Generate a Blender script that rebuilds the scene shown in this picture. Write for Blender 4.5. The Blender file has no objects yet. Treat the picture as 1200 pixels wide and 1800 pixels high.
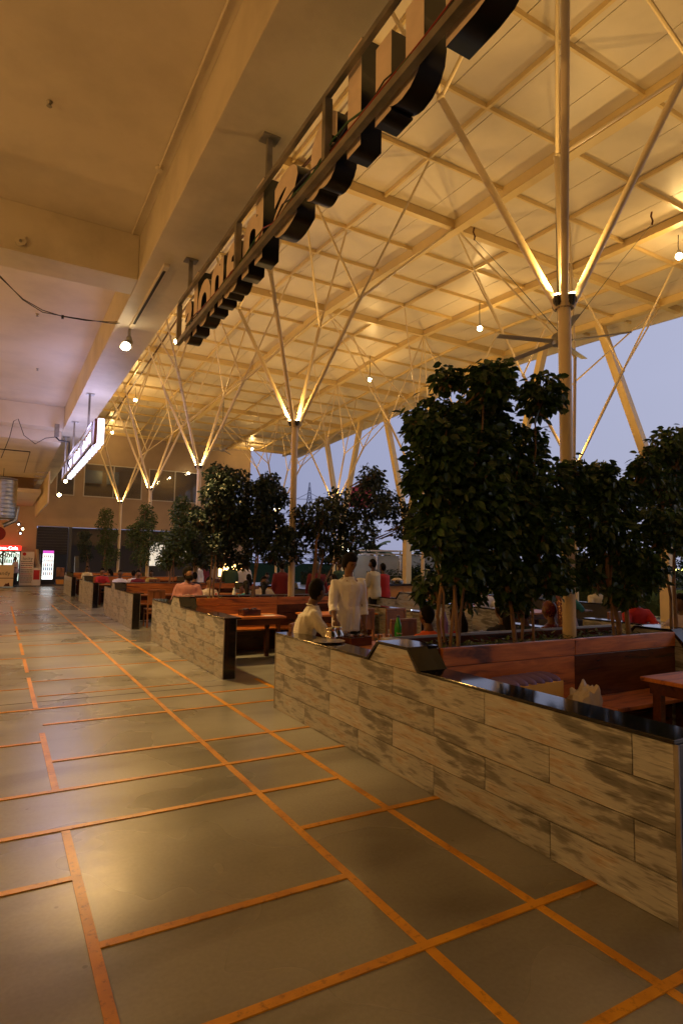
import bpy, bmesh, math, random
from mathutils import Vector, Matrix, noise
R = math.radians; PI = math.pi
random.seed(7)
sc = bpy.context.scene
COL = sc.collection

# ------------------------------------------------------------------ camera
cam_d = bpy.data.cameras.new('camera'); cam = bpy.data.objects.new('camera', cam_d); COL.objects.link(cam)
yaw, pit, rol = R(29.65), R(4.87), R(.92)
_f = Vector((math.sin(yaw)*math.cos(pit), math.cos(yaw)*math.cos(pit), math.sin(pit)))
_r0 = Vector((math.cos(yaw), -math.sin(yaw), 0)); _u0 = _r0.cross(_f)
_r = _r0*math.cos(rol)+_u0*math.sin(rol); _u = -_r0*math.sin(rol)+_u0*math.cos(rol)
cam.matrix_world = Matrix(((_r.x, _u.x, -_f.x, 0), (_r.y, _u.y, -_f.y, 0), (_r.z, _u.z, -_f.z, 1.7), (0, 0, 0, 1)))
cam_d.sensor_fit = 'HORIZONTAL'; cam_d.sensor_width = 36; cam_d.lens = 36*1050/1200
cam_d.clip_start = .05; cam_d.clip_end = 2000
sc.camera = cam

# ------------------------------------------------------------------ sky, sun, exposure
w = bpy.data.worlds.new("World"); sc.world = w; w.use_nodes = True
nt = w.node_tree; nt.nodes.clear()
out = nt.nodes.new('ShaderNodeOutputWorld'); bg = nt.nodes.new('ShaderNodeBackground')
sky = nt.nodes.new('ShaderNodeTexSky'); sky.sky_type = 'NISHITA'; sky.sun_disc = False
SUN_EL, SUN_AZ = R(2), R(120)
sky.sun_elevation = SUN_EL; sky.sun_rotation = SUN_AZ; sky.air_density = 1.6; sky.dust_density = 3.0; sky.ozone_density = 5.0
L_ = nt.links.new
# hazy lavender dusk: a soft gradient, brighter towards where the sun has gone, over a faint physical sky
tcw = nt.nodes.new('ShaderNodeTexCoord'); dt = nt.nodes.new('ShaderNodeVectorMath'); dt.operation = 'DOT_PRODUCT'; dt.inputs[1].default_value = (.86, -.42, .30)
L_(tcw.outputs['Generated'], dt.inputs[0])
rp = nt.nodes.new('ShaderNodeValToRGB'); rp.color_ramp.elements[0].position = .0; rp.color_ramp.elements[0].color = (.25, .27, .44, 1)
rp.color_ramp.elements[1].position = 1.0; rp.color_ramp.elements[1].color = (.50, .51, .66, 1)
mrw = nt.nodes.new('ShaderNodeMapRange'); mrw.inputs[1].default_value = -.25; mrw.inputs[2].default_value = 1.0; L_(dt.outputs['Value'], mrw.inputs[0]); L_(mrw.outputs[0], rp.inputs[0])
nzw = nt.nodes.new('ShaderNodeTexNoise'); nzw.inputs['Scale'].default_value = 1.5; nzw.inputs['Detail'].default_value = 5; mpw = nt.nodes.new('ShaderNodeMapping'); mpw.inputs['Scale'].default_value = (1, 1, 4)
L_(tcw.outputs['Generated'], mpw.inputs[0]); L_(mpw.outputs[0], nzw.inputs['Vector'])
mrn = nt.nodes.new('ShaderNodeMapRange'); mrn.inputs[3].default_value = .93; mrn.inputs[4].default_value = 1.07; L_(nzw.outputs[0], mrn.inputs[0])
mm = nt.nodes.new('ShaderNodeMixRGB'); mm.blend_type = 'MULTIPLY'; mm.inputs[0].default_value = 1; L_(rp.outputs[0], mm.inputs[1]); L_(mrn.outputs[0], mm.inputs[2])
bg2 = nt.nodes.new('ShaderNodeBackground'); L_(mm.outputs[0], bg2.inputs[0]); bg2.inputs[1].default_value = 1.02
L_(sky.outputs[0], bg.inputs[0]); bg.inputs[1].default_value = .06
asum = nt.nodes.new('ShaderNodeAddShader'); L_(bg.outputs[0], asum.inputs[0]); L_(bg2.outputs[0], asum.inputs[1]); L_(asum.outputs[0], out.inputs[0])
sd = bpy.data.lights.new('sun', 'SUN'); sd.energy = .03; sd.angle = R(8); sd.color = (1, .8, .65)
sun = bpy.data.objects.new('sun', sd); COL.objects.link(sun)
sun.rotation_euler = (R(80), 0, -SUN_AZ+math.pi)
sc.view_settings.view_transform = 'Standard'; sc.view_settings.look = 'None'
sc.view_settings.exposure = 0.0; sc.view_settings.gamma = 1; sc.view_settings.use_curve_mapping = False
sc.cycles.max_bounces = 7; sc.cycles.diffuse_bounces = 4; sc.cycles.glossy_bounces = 3
sc.cycles.sample_clamp_indirect = 6; sc.cycles.sample_clamp_direct = 0
sc.cycles.use_denoising = True
try: sc.cycles.denoiser = 'OPENIMAGEDENOISE'
except Exception: pass
WARM = (1, .60, .18)

# ------------------------------------------------------------------ materials
MATS = {}
def mat(name, col=(.5, .5, .5), rough=.5, metal=0., emit=None, es=0., noise_s=0., noise_a=0., bump=0., bump_s=30., coat=0., obj_coord=True):
    if name in MATS: return MATS[name]
    m = bpy.data.materials.new(name); m.use_nodes = True; n = m.node_tree; b = n.nodes['Principled BSDF']
    b.inputs['Base Color'].default_value = (*col, 1); b.inputs['Roughness'].default_value = rough; b.inputs['Metallic'].default_value = metal
    if coat: b.inputs['Coat Weight'].default_value = coat; b.inputs['Coat Roughness'].default_value = .08
    if emit: b.inputs['Emission Color'].default_value = (*emit, 1); b.inputs['Emission Strength'].default_value = es
    if noise_a or bump:
        tc = n.nodes.new('ShaderNodeTexCoord'); nz = n.nodes.new('ShaderNodeTexNoise'); nz.inputs['Scale'].default_value = noise_s or bump_s
        nz.inputs['Detail'].default_value = 6
        n.links.new(tc.outputs['Object'], nz.inputs['Vector'])
        if noise_a:
            mr = n.nodes.new('ShaderNodeMapRange'); mr.inputs[1].default_value = .3; mr.inputs[2].default_value = .7
            mr.inputs[3].default_value = 1-noise_a; mr.inputs[4].default_value = 1+noise_a*.5
            mx = n.nodes.new('ShaderNodeMixRGB'); mx.blend_type = 'MULTIPLY'; mx.inputs[0].default_value = 1; mx.inputs[1].default_value = (*col, 1)
            n.links.new(nz.outputs[0], mr.inputs[0]); n.links.new(mr.outputs[0], mx.inputs[2]); n.links.new(mx.outputs[0], b.inputs['Base Color'])
            mr2 = n.nodes.new('ShaderNodeMapRange'); mr2.inputs[3].default_value = rough*.8; mr2.inputs[4].default_value = min(1, rough*1.25)
            n.links.new(nz.outputs[0], mr2.inputs[0]); n.links.new(mr2.outputs[0], b.inputs['Roughness'])
        if bump:
            nb = n.nodes.new('ShaderNodeTexNoise'); nb.inputs['Scale'].default_value = bump_s; nb.inputs['Detail'].default_value = 4
            n.links.new(tc.outputs['Object'], nb.inputs['Vector'])
            bp = n.nodes.new('ShaderNodeBump'); bp.inputs['Strength'].default_value = bump; bp.inputs['Distance'].default_value = .01
            n.links.new(nb.outputs[0], bp.inputs['Height']); n.links.new(bp.outputs[0], b.inputs['Normal'])
    MATS[name] = m; return m
def nd(n, t, **k):
    x = n.nodes.new(t)
    for a, v in k.items(): setattr(x, a, v)
    return x
def ramp(n, stops):
    r = n.nodes.new('ShaderNodeValToRGB'); e = r.color_ramp.elements
    while len(e) < len(stops): e.new(.5)
    for i, (p, c) in enumerate(stops): e[i].position = p; e[i].color = (*c, 1)
    return r

def floor_mat():
    m = bpy.data.materials.new('polished_concrete'); m.use_nodes = True; n = m.node_tree; b = n.nodes['Principled BSDF']; L = n.links.new
    tc = nd(n, 'ShaderNodeTexCoord')
    big = nd(n, 'ShaderNodeTexNoise'); big.inputs['Scale'].default_value = .55; big.inputs['Detail'].default_value = 3; big.inputs['Distortion'].default_value = .3
    L(tc.outputs['Object'], big.inputs['Vector'])
    r1 = ramp(n, [(.3, (.165, .165, .145)), (.5, (.25, .252, .225)), (.68, (.32, .325, .29))]); L(big.outputs[0], r1.inputs[0])
    # elongated trowel / wash marks across the walkway
    mp = nd(n, 'ShaderNodeMapping'); mp.inputs['Scale'].default_value = (.45, 1.25, 1); mp.inputs['Rotation'].default_value = (0, 0, .3); L(tc.outputs['Object'], mp.inputs[0])
    st = nd(n, 'ShaderNodeTexNoise'); st.inputs['Scale'].default_value = 1.3; st.inputs['Detail'].default_value = 3; st.inputs['Distortion'].default_value = .5; L(mp.outputs[0], st.inputs['Vector'])
    r2 = ramp(n, [(.36, (.66, .64, .60)), (.50, (1, 1, 1)), (.66, (1.12, 1.13, 1.12))]); L(st.outputs[0], r2.inputs[0])
    m1 = nd(n, 'ShaderNodeMixRGB', blend_type='MULTIPLY'); m1.inputs[0].default_value = .8; L(r1.outputs[0], m1.inputs[1]); L(r2.outputs[0], m1.inputs[2])
    fine = nd(n, 'ShaderNodeTexNoise'); fine.inputs['Scale'].default_value = 42; fine.inputs['Detail'].default_value = 5; L(tc.outputs['Object'], fine.inputs['Vector'])
    r3 = ramp(n, [(.25, (.8, .8, .8)), (.75, (1.1, 1.1, 1.1))]); L(fine.outputs[0], r3.inputs[0])
    m2 = nd(n, 'ShaderNodeMixRGB', blend_type='MULTIPLY'); m2.inputs[0].default_value = .6; L(m1.outputs[0], m2.inputs[1]); L(r3.outputs[0], m2.inputs[2])
    sp = nd(n, 'ShaderNodeTexVoronoi'); sp.inputs['Scale'].default_value = 3.3; L(tc.outputs['Object'], sp.inputs['Vector'])
    r4 = ramp(n, [(.0, (.25, .22, .2)), (.028, (.3, .27, .24)), (.045, (1, 1, 1))]); L(sp.outputs['Distance'], r4.inputs[0])
    m3 = nd(n, 'ShaderNodeMixRGB', blend_type='MULTIPLY'); m3.inputs[0].default_value = .55; L(m2.outputs[0], m3.inputs[1]); L(r4.outputs[0], m3.inputs[2])
    L(m3.outputs[0], b.inputs['Base Color'])
    mr = nd(n, 'ShaderNodeMapRange'); mr.inputs[1].default_value = .3; mr.inputs[2].default_value = .7; mr.inputs[3].default_value = .22; mr.inputs[4].default_value = .37
    L(big.outputs[0], mr.inputs[0]); L(mr.outputs[0], b.inputs['Roughness'])
    bp = nd(n, 'ShaderNodeBump'); bp.inputs['Strength'].default_value = .12; bp.inputs['Distance'].default_value = .02
    wv = nd(n, 'ShaderNodeTexNoise'); wv.inputs['Scale'].default_value = 5; wv.inputs['Detail'].default_value = 3; L(tc.outputs['Object'], wv.inputs['Vector'])
    L(wv.outputs[0], bp.inputs['Height']); L(bp.outputs[0], b.inputs['Normal'])
    b.inputs['Specular IOR Level'].default_value = .6
    MATS['floor'] = m; return m
def tape_mat():
    m = bpy.data.materials.new('orange_line_paint'); m.use_nodes = True; n = m.node_tree; b = n.nodes['Principled BSDF']; L = n.links.new
    tc = nd(n, 'ShaderNodeTexCoord'); a = nd(n, 'ShaderNodeTexNoise'); a.inputs['Scale'].default_value = 3; a.inputs['Detail'].default_value = 8; L(tc.outputs['Object'], a.inputs['Vector'])
    r = ramp(n, [(.3, (.42, .175, .008)), (.5, (.62, .285, .010)), (.7, (.70, .34, .014))]); L(a.outputs[0], r.inputs[0]); f = nd(n, 'ShaderNodeTexNoise'); f.inputs['Scale'].default_value = 26; f.inputs['Detail'].default_value = 8; f.inputs['Roughness'].default_value = .7; L(tc.outputs['Object'], f.inputs['Vector'])
    rf = ramp(n, [(.34, (.42, .38, .36)), (.46, (1, 1, 1))]); L(f.outputs[0], rf.inputs[0]); mf = nd(n, 'ShaderNodeMixRGB', blend_type='MULTIPLY'); mf.inputs[0].default_value = .8; L(r.outputs[0], mf.inputs[1]); L(rf.outputs[0], mf.inputs[2])
    L(mf.outputs[0], b.inputs['Base Color'])
    b.inputs['Roughness'].default_value = .38; MATS['tape'] = m
def tile_mat():
    m = bpy.data.materials.new('wood_print_tile'); m.use_nodes = True; n = m.node_tree; b = n.nodes['Principled BSDF']; L = n.links.new
    tc = nd(n, 'ShaderNodeTexCoord'); oi = nd(n, 'ShaderNodeObjectInfo')
    # the same print comes in three variants
    k = nd(n, 'ShaderNodeMath', operation='MULTIPLY'); k.inputs[1].default_value = 3; L(oi.outputs['Random'], k.inputs[0])
    fl = nd(n, 'ShaderNodeMath', operation='FLOOR'); L(k.outputs[0], fl.inputs[0])
    k2 = nd(n, 'ShaderNodeMath', operation='MULTIPLY'); k2.inputs[1].default_value = 7.3; L(fl.outputs[0], k2.inputs[0])
    cb = nd(n, 'ShaderNodeCombineXYZ'); L(k2.outputs[0], cb.inputs[0]); L(k2.outputs[0], cb.inputs[2])
    ad = nd(n, 'ShaderNodeVectorMath', operation='ADD'); L(tc.outputs['Object'], ad.inputs[0]); L(cb.outputs[0], ad.inputs[1])
    mp = nd(n, 'ShaderNodeMapping'); mp.inputs['Rotation'].default_value = (R(-20), 0, 0); mp.inputs['Scale'].default_value = (1, 1.9, 10); L(ad.outputs[0], mp.inputs[0])
    a = nd(n, 'ShaderNodeTexNoise'); a.inputs['Scale'].default_value = 1.0; a.inputs['Detail'].default_value = 4; a.inputs['Roughness'].default_value = .62; a.inputs['Distortion'].default_value = .25; L(mp.outputs[0], a.inputs['Vector'])
    r = ramp(n, [(.34, (.12, .125, .13)), (.43, (.19, .196, .20)), (.475, (.33, .345, .36)), (.55, (.375, .39, .405)), (.60, (.36, .34, .32)), (.66, (.33, .265, .205)), (.74, (.37, .36, .34))]); L(a.outputs[0], r.inputs[0])
    mp2 = nd(n, 'ShaderNodeMapping'); mp2.inputs['Rotation'].default_value = (R(-14), 0, 0); mp2.inputs['Scale'].default_value = (1, 4, 60); L(ad.outputs[0], mp2.inputs[0])
    g = nd(n, 'ShaderNodeTexNoise'); g.inputs['Scale'].default_value = 1.7; g.inputs['Detail'].default_value = 6; L(mp2.outputs[0], g.inputs['Vector'])
    r2 = ramp(n, [(.34, (.5, .48, .46)), (.43, (1, 1, 1)), (.62, (1.02, 1.02, 1.0)), (.68, (1.45, 1.42, 1.36))]); L(g.outputs[0], r2.inputs[0])
    mx = nd(n, 'ShaderNodeMixRGB', blend_type='MULTIPLY'); mx.inputs[0].default_value = .75; L(r.outputs[0], mx.inputs[1]); L(r2.outputs[0], mx.inputs[2])
    v = nd(n, 'ShaderNodeMapRange'); v.inputs[3].default_value = .86; v.inputs[4].default_value = 1.1; L(oi.outputs['Random'], v.inputs[0])
    mv = nd(n, 'ShaderNodeMixRGB', blend_type='MULTIPLY'); mv.inputs[0].default_value = 1; L(mx.outputs[0], mv.inputs[1]); L(v.outputs[0], mv.inputs[2])
    L(mv.outputs[0], b.inputs['Base Color']); b.inputs['Roughness'].default_value = .36
    bp = nd(n, 'ShaderNodeBump'); bp.inputs['Strength'].default_value = .25; bp.inputs['Distance'].default_value = .004; L(g.outputs[0], bp.inputs['Height']); L(bp.outputs[0], b.inputs['Normal'])
    MATS['tile'] = m
def wood_mat(name, c1, c2, c3, rough=.25, axis=0, dark=.5):
    m = bpy.data.materials.new(name); m.use_nodes = True; n = m.node_tree; b = n.nodes['Principled BSDF']; L = n.links.new
    tc = nd(n, 'ShaderNodeTexCoord'); oi = nd(n, 'ShaderNodeObjectInfo')
    ad = nd(n, 'ShaderNodeVectorMath', operation='ADD'); ml = nd(n, 'ShaderNodeVectorMath', operation='SCALE'); ml.inputs[0].default_value = (9, 5, 7)
    L(oi.outputs['Random'], ml.inputs['Scale']); L(tc.outputs['Object'], ad.inputs[0]); L(ml.outputs[0], ad.inputs[1])
    mp = nd(n, 'ShaderNodeMapping'); s = [7, 7, 7]; s[axis] = 1.1; mp.inputs['Scale'].default_value = s; L(ad.outputs[0], mp.inputs[0])
    a = nd(n, 'ShaderNodeTexNoise'); a.inputs['Scale'].default_value = 1; a.inputs['Detail'].default_value = 6; a.inputs['Distortion'].default_value = 1.6; L(mp.outputs[0], a.inputs['Vector'])
    r = ramp(n, [(.32, c1), (.42, c2), (.6, c3), (.75, c2)]); L(a.outputs[0], r.inputs[0])
    mp2 = nd(n, 'ShaderNodeMapping'); s2 = [60, 60, 60]; s2[axis] = 3; mp2.inputs['Scale'].default_value = s2; L(ad.outputs[0], mp2.inputs[0])
    g = nd(n, 'ShaderNodeTexNoise'); g.inputs['Scale'].default_value = 1; g.inputs['Detail'].default_value = 3; L(mp2.outputs[0], g.inputs['Vector'])
    r2 = ramp(n, [(.35, (.62, .6, .58)), (.6, (1, 1, 1))]); L(g.outputs[0], r2.inputs[0])
    mx = nd(n, 'ShaderNodeMixRGB', blend_type='MULTIPLY'); mx.inputs[0].default_value = dark; L(r.outputs[0], mx.inputs[1]); L(r2.outputs[0], mx.inputs[2])
    L(mx.outputs[0], b.inputs['Base Color']); b.inputs['Roughness'].default_value = rough
    bp = nd(n, 'ShaderNodeBump'); bp.inputs['Strength'].default_value = .1; bp.inputs['Distance'].default_value = .003; L(g.outputs[0], bp.inputs['Height']); L(bp.outputs[0], b.inputs['Normal'])
    MATS[name] = m; return m
def paint_mat(name, col, rough=.6, stain=.12, sheen=0.):
    m = bpy.data.materials.new(name); m.use_nodes = True; n = m.node_tree; b = n.nodes['Principled BSDF']; L = n.links.new
    tc = nd(n, 'ShaderNodeTexCoord'); a = nd(n, 'ShaderNodeTexNoise'); a.inputs['Scale'].default_value = .9; a.inputs['Detail'].default_value = 8; a.inputs['Roughness'].default_value = .62; L(tc.outputs['Object'], a.inputs['Vector'])
    lo = tuple(c*(1-stain) for c in col); r = ramp(n, [(.32, lo), (.55, col), (.8, tuple(min(.9, c*1.04) for c in col))]); L(a.outputs[0], r.inputs[0]); L(r.outputs[0], b.inputs['Base Color'])
    b.inputs['Roughness'].default_value = rough
    f = nd(n, 'ShaderNodeTexNoise'); f.inputs['Scale'].default_value = 7; f.inputs['Detail'].default_value = 6; L(tc.outputs['Object'], f.inputs['Vector'])
    bp = nd(n, 'ShaderNodeBump'); bp.inputs['Strength'].default_value = .15; bp.inputs['Distance'].default_value = .01; L(f.outputs[0], bp.inputs['Height']); L(bp.outputs[0], b.inputs['Normal'])
    MATS[name] = m; return m
def leaf_mat(name, c1, c2, rough=.42):
    m = bpy.data.materials.new(name); m.use_nodes = True; n = m.node_tree; b = n.nodes['Principled BSDF']; L = n.links.new
    tc = nd(n, 'ShaderNodeTexCoord'); a = nd(n, 'ShaderNodeTexNoise'); a.inputs['Scale'].default_value = 3.2; a.inputs['Detail'].default_value = 6; L(tc.outputs['Object'], a.inputs['Vector'])
    a.inputs['Scale'].default_value = 9; r = ramp(n, [(.30, c1), (.55, c2), (.75, tuple(v*1.9 for v in c2))]); L(a.outputs[0], r.inputs[0]); L(r.outputs[0], b.inputs['Base Color']); b.inputs['Roughness'].default_value = rough
    tr = nd(n, 'ShaderNodeBsdfTranslucent'); L(r.outputs[0], tr.inputs[0]); ms = nd(n, 'ShaderNodeMixShader'); ms.inputs[0].default_value = .18
    L(b.outputs[0], ms.inputs[1]); L(tr.outputs[0], ms.inputs[2]); L(ms.outputs[0], n.nodes['Material Output'].inputs[0])
    MATS[name] = m; return m
def glass_mat(name, col=(.9, .9, .9), rough=.02, alpha_mix=.25):
    m = bpy.data.materials.new(name); m.use_nodes = True; n = m.node_tree; L = n.links.new; n.nodes.remove(n.nodes['Principled BSDF'])
    g = nd(n, 'ShaderNodeBsdfGlossy'); g.inputs['Roughness'].default_value = rough; t = nd(n, 'ShaderNodeBsdfTransparent'); t.inputs[0].default_value = (*col, 1)
    fr = nd(n, 'ShaderNodeLayerWeight'); fr.inputs[0].default_value = alpha_mix
    ms = nd(n, 'ShaderNodeMixShader'); L(fr.outputs['Fresnel'], ms.inputs[0]); L(t.outputs[0], ms.inputs[1]); L(g.outputs[0], ms.inputs[2]); L(ms.outputs[0], n.nodes['Material Output'].inputs[0])
    MATS[name] = m; return m
floor_mat(); tape_mat(); tile_mat()
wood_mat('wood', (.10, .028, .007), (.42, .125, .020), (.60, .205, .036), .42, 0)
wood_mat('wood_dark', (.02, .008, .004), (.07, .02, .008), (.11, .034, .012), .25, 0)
wood_mat('wood_chair', (.10, .035, .014), (.22, .085, .035), (.28, .11, .045), .35, 2)
wood_mat('bark', (.10, .055, .03), (.2, .12, .07), (.27, .17, .10), .8, 2)
paint_mat('soffit_paint', (.62, .56, .46), .55, .22)
paint_mat('ceiling_paint', (.68, .61, .52), .6, .14)
paint_mat('wall_paint', (.42, .30, .19), .65, .12)
paint_mat('panel_paint', (.72, .62, .47), .38, .1)
paint_mat('steel_paint', (.72, .54, .25), .34, .12)
paint_mat('tube_paint', (.72, .58, .36), .3, .1)
leaf_mat('leaf', (.014, .036, .012), (.034, .078, .022), .4)
leaf_mat('leaf_b', (.012, .028, .022), (.026, .048, .038), .5)
leaf_mat('leaf_c', (.03, .055, .015), (.07, .11, .03), .5)
glass_mat('glass', (.82, .84, .84), .03, .35); glass_mat('shop_glass', (.9, .93, .93), .03, .2)
mat('granite', (.012, .011, .011), .09, noise_s=60, noise_a=.4)
mat('grout', (.06, .052, .045), .9, noise_s=30, noise_a=.2)
mat('steel', (.55, .53, .5), .22, 1.)
mat('steel_dull', (.32, .30, .27), .45, .8, noise_s=6, noise_a=.3)
mat('galv', (.42, .42, .40), .33, .9, noise_s=4, noise_a=.3)
mat('black', (.006, .006, .006), .3)
mat('letter_back', (.72, .60, .52), .6, noise_s=8, noise_a=.1)
mat('bulb', (1, .9, .7), .3, emit=(1, .78, .42), es=45)
mat('led_warm', (1, .9, .7), .3, emit=(1, .72, .34), es=40)
mat('led_white', (1, 1, 1), .3, emit=(.78, .76, 1.0), es=3.0)
mat('led_side', (.8, .8, 1), .3, emit=(.4, .36, .9), es=.35)
mat('led_cool', (1, 1, 1), .3, emit=(.85, .93, 1.0), es=4)
mat('wire', (.015, .012, .012), .5); mat('wire_red', (.25, .02, .015), .5); mat('wire_green', (.02, .1, .04), .5)
mat('soil', (.03, .02, .013), .95, noise_s=20, noise_a=.4, bump=.8, bump_s=40)

# ------------------------------------------------------------------ mesh helpers
class MB:
    def __init__(s): s.v = []; s.f = []; s.m = []
    def add(s, vs, fs, mi=0):
        o = len(s.v); s.v += [tuple(x) for x in vs]; s.f += [tuple(i+o for i in f) for f in fs]; s.m += [mi]*len(fs); return s
    def box(s, x0, x1, y0, y1, z0, z1, mi=0):
        return s.add([(x0,y0,z0),(x1,y0,z0),(x1,y1,z0),(x0,y1,z0),(x0,y0,z1),(x1,y0,z1),(x1,y1,z1),(x0,y1,z1)],
                     [(0,3,2,1),(4,5,6,7),(0,1,5,4),(1,2,6,5),(2,3,7,6),(3,0,4,7)], mi)
    def bar(s, p, q, w, h, up=(0,0,1), mi=0):
        p = Vector(p); q = Vector(q); d = (q-p).normalized(); u = Vector(up); sd_ = d.cross(u)
        if sd_.length < 1e-4: sd_ = d.cross(Vector((1, 0, 0)))
        sd_.normalize(); u = sd_.cross(d).normalized(); a = sd_*w/2; b = u*h/2
        return s.add([p-a-b, p+a-b, p+a+b, p-a+b, q-a-b, q+a-b, q+a+b, q-a+b], [(0,3,2,1),(4,5,6,7),(0,1,5,4),(1,2,6,5),(2,3,7,6),(3,0,4,7)], mi)
    def tube(s, pts, rad, n=8, caps=True, mi=0, flat=1.):
        pts = [Vector(p) for p in pts]; k = len(pts)
        if not hasattr(rad, '__len__'): rad = [rad]*k
        vs = []; u = None
        for i, p in enumerate(pts):
            d = (pts[min(i+1, k-1)]-pts[max(i-1, 0)]); d = d.normalized() if d.length > 1e-9 else Vector((0, 0, 1))
            if u is None: u = d.cross(Vector((.31, .2, .93)) if abs(d.z) < .9 else Vector((1, 0, 0))).normalized()
            u = (u-d*u.dot(d)).normalized(); v = d.cross(u)
            for j in range(n):
                t = 2*math.pi*j/n; vs.append(p+(u*math.cos(t)+v*math.sin(t)*flat)*rad[i])
        fs = [(i*n+j, i*n+(j+1) % n, (i+1)*n+(j+1) % n, (i+1)*n+j) for i in range(k-1) for j in range(n)]
        if caps: fs += [tuple(range(n-1, -1, -1)), tuple((k-1)*n+j for j in range(n))]
        return s.add(vs, fs, mi)
    def lathe(s, prof, c=(0,0,0), n=20, mi=0):
        vs = []; k = len(prof)
        for r, z in prof:
            for j in range(n):
                t = 2*math.pi*j/n; vs.append((c[0]+r*math.cos(t), c[1]+r*math.sin(t), c[2]+z))
        fs = [(i*n+j, i*n+(j+1) % n, (i+1)*n+(j+1) % n, (i+1)*n+j) for i in range(k-1) for j in range(n)]
        fs += [tuple(range(n-1, -1, -1)), tuple((k-1)*n+j for j in range(n))]
        return s.add(vs, fs, mi)
    def ring_loft(s, rings, n=14, mi=0):   # rings: (center, a, b) horizontal ellipses
        vs = []; k = len(rings)
        for c, a, b in rings:
            for j in range(n):
                t = 2*math.pi*j/n; ct, st = math.cos(t), math.sin(t)
                vs.append((c[0]+a*math.copysign(abs(ct)**.85, ct), c[1]+b*math.copysign(abs(st)**.85, st), c[2]))
        fs = [(i*n+j, i*n+(j+1) % n, (i+1)*n+(j+1) % n, (i+1)*n+j) for i in range(k-1) for j in range(n)]
        fs += [tuple(range(n-1, -1, -1)), tuple((k-1)*n+j for j in range(n))]
        return s.add(vs, fs, mi)
    def prism(s, poly, axis, a, b, mi=0):   # poly of 2D points, extruded along axis from a to b
        n = len(poly)
        def P(p, t):
            return (t, p[0], p[1]) if axis == 'x' else ((p[0], t, p[1]) if axis == 'y' else (p[0], p[1], t))
        vs = [P(p, a) for p in poly]+[P(p, b) for p in poly]
        return s.add(vs, [tuple(range(n-1, -1, -1)), tuple(range(n, 2*n))]+[(i, (i+1) % n, n+(i+1) % n, n+i) for i in range(n)], mi)
    def sphere(s, c, r, nu=12, nv=8, mi=0, fn=None):
        if not hasattr(r, '__len__'): r = (r, r, r)
        vs = []
        for i in range(nv+1):
            ph = math.pi*i/nv
            for j in range(nu):
                t = 2*math.pi*j/nu; p = Vector((math.sin(ph)*math.cos(t), math.sin(ph)*math.sin(t), math.cos(ph)))
                if fn: p = fn(p)
                vs.append((c[0]+p.x*r[0], c[1]+p.y*r[1], c[2]+p.z*r[2]))
        return s.add(vs, [(i*nu+j, (i+1)*nu+j, (i+1)*nu+(j+1) % nu, i*nu+(j+1) % nu) for i in range(nv) for j in range(nu)], mi)
    def xform(s, M, i0=0):
        for i in range(i0, len(s.v)): s.v[i] = tuple(M @ Vector(s.v[i]))
        return s
    def mesh(s, name, mats, smooth=False, bevel=0., fix=True):
        me = bpy.data.meshes.new(name); me.from_pydata(s.v, [], s.f)
        for m_ in (mats if isinstance(mats, (list, tuple)) else [mats]): me.materials.append(MATS[m_] if isinstance(m_, str) else m_)
        if any(s.m): me.polygons.foreach_set('material_index', s.m)
        if fix or bevel:
            bm = bmesh.new(); bm.from_mesh(me)
            if fix: bmesh.ops.recalc_face_normals(bm, faces=bm.faces)
            if bevel:
                es = [e for e in bm.edges if len(e.link_faces) == 2 and e.calc_face_angle(0) > .6]
                bmesh.ops.bevel(bm, geom=es, offset=bevel, segments=2, affect='EDGES', profile=.6)
            bm.to_mesh(me); bm.free()
        if smooth:
            me.polygons.foreach_set('use_smooth', [True]*len(me.polygons))
            if smooth != 'all': me.set_sharp_from_angle(angle=R(40))
        me.update(); return me
    def build(s, name, mats, parent=None, smooth=False, bevel=0., fix=True, loc=None, **tags):
        o = bpy.data.objects.new(name, s.mesh(name, mats, smooth, bevel, fix)); COL.objects.link(o)
        if parent is not None: o.parent = parent
        if loc is not None: o.location = loc
        for k, v in tags.items(): o[k] = v
        return o
def put(name, me, parent=None, loc=(0,0,0), rot=(0,0,0), scale=None, **tags):
    o = bpy.data.objects.new(name, me); COL.objects.link(o)
    if parent is not None: o.parent = parent
    o.location = loc; o.rotation_euler = rot
    if scale: o.scale = scale
    for k, v in tags.items(): o[k] = v
    return o
def thing(name, label, cat, loc=(0,0,0), rz=0., group=None):
    o = bpy.data.objects.new(name, None); COL.objects.link(o); o.location = loc; o.rotation_euler = (0, 0, rz); o.empty_display_size = .2
    o['label'] = label; o['category'] = cat
    if group: o['group'] = group
    return o
def dup(root, loc, rz, label, group=None):
    r = root.copy(); COL.objects.link(r); r.location = loc; r.rotation_euler = (0, 0, rz); r['label'] = label
    if group: r['group'] = group
    for ch in list(root.children):
        c = ch.copy(); COL.objects.link(c); c.parent = r
        for g in ch.children:
            d = g.copy(); COL.objects.link(d); d.parent = c
    return r
def plight(name, loc, watts, col=WARM, rad=.05, parent=None, spot=None, rot=None, blend=.5):
    d = bpy.data.lights.new(name, 'SPOT' if spot else 'POINT'); d.energy = watts; d.color = col; d.shadow_soft_size = rad
    if spot: d.spot_size = spot; d.spot_blend = blend
    o = bpy.data.objects.new(name, d); COL.objects.link(o); o.location = loc
    if rot: o.rotation_euler = rot
    if parent: o.parent = parent
    return o
def interp(tab, x):
    if x <= tab[0][0]: return tab[0][1]
    for (a, b), (c, d) in zip(tab, tab[1:]):
        if x <= c: return b+(d-b)*(x-a)/(c-a)
    return tab[-1][1]
RZ = [(-14, 9.6), (4, 10.12), (8, 10.3), (11.6, 10.45), (15.3, 10.70), (18.8, 10.86), (21.5, 10.85), (26, 10.62), (33.6, 10.3), (42, 9.95)]
def rz(y): return interp(RZ, y)
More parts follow.
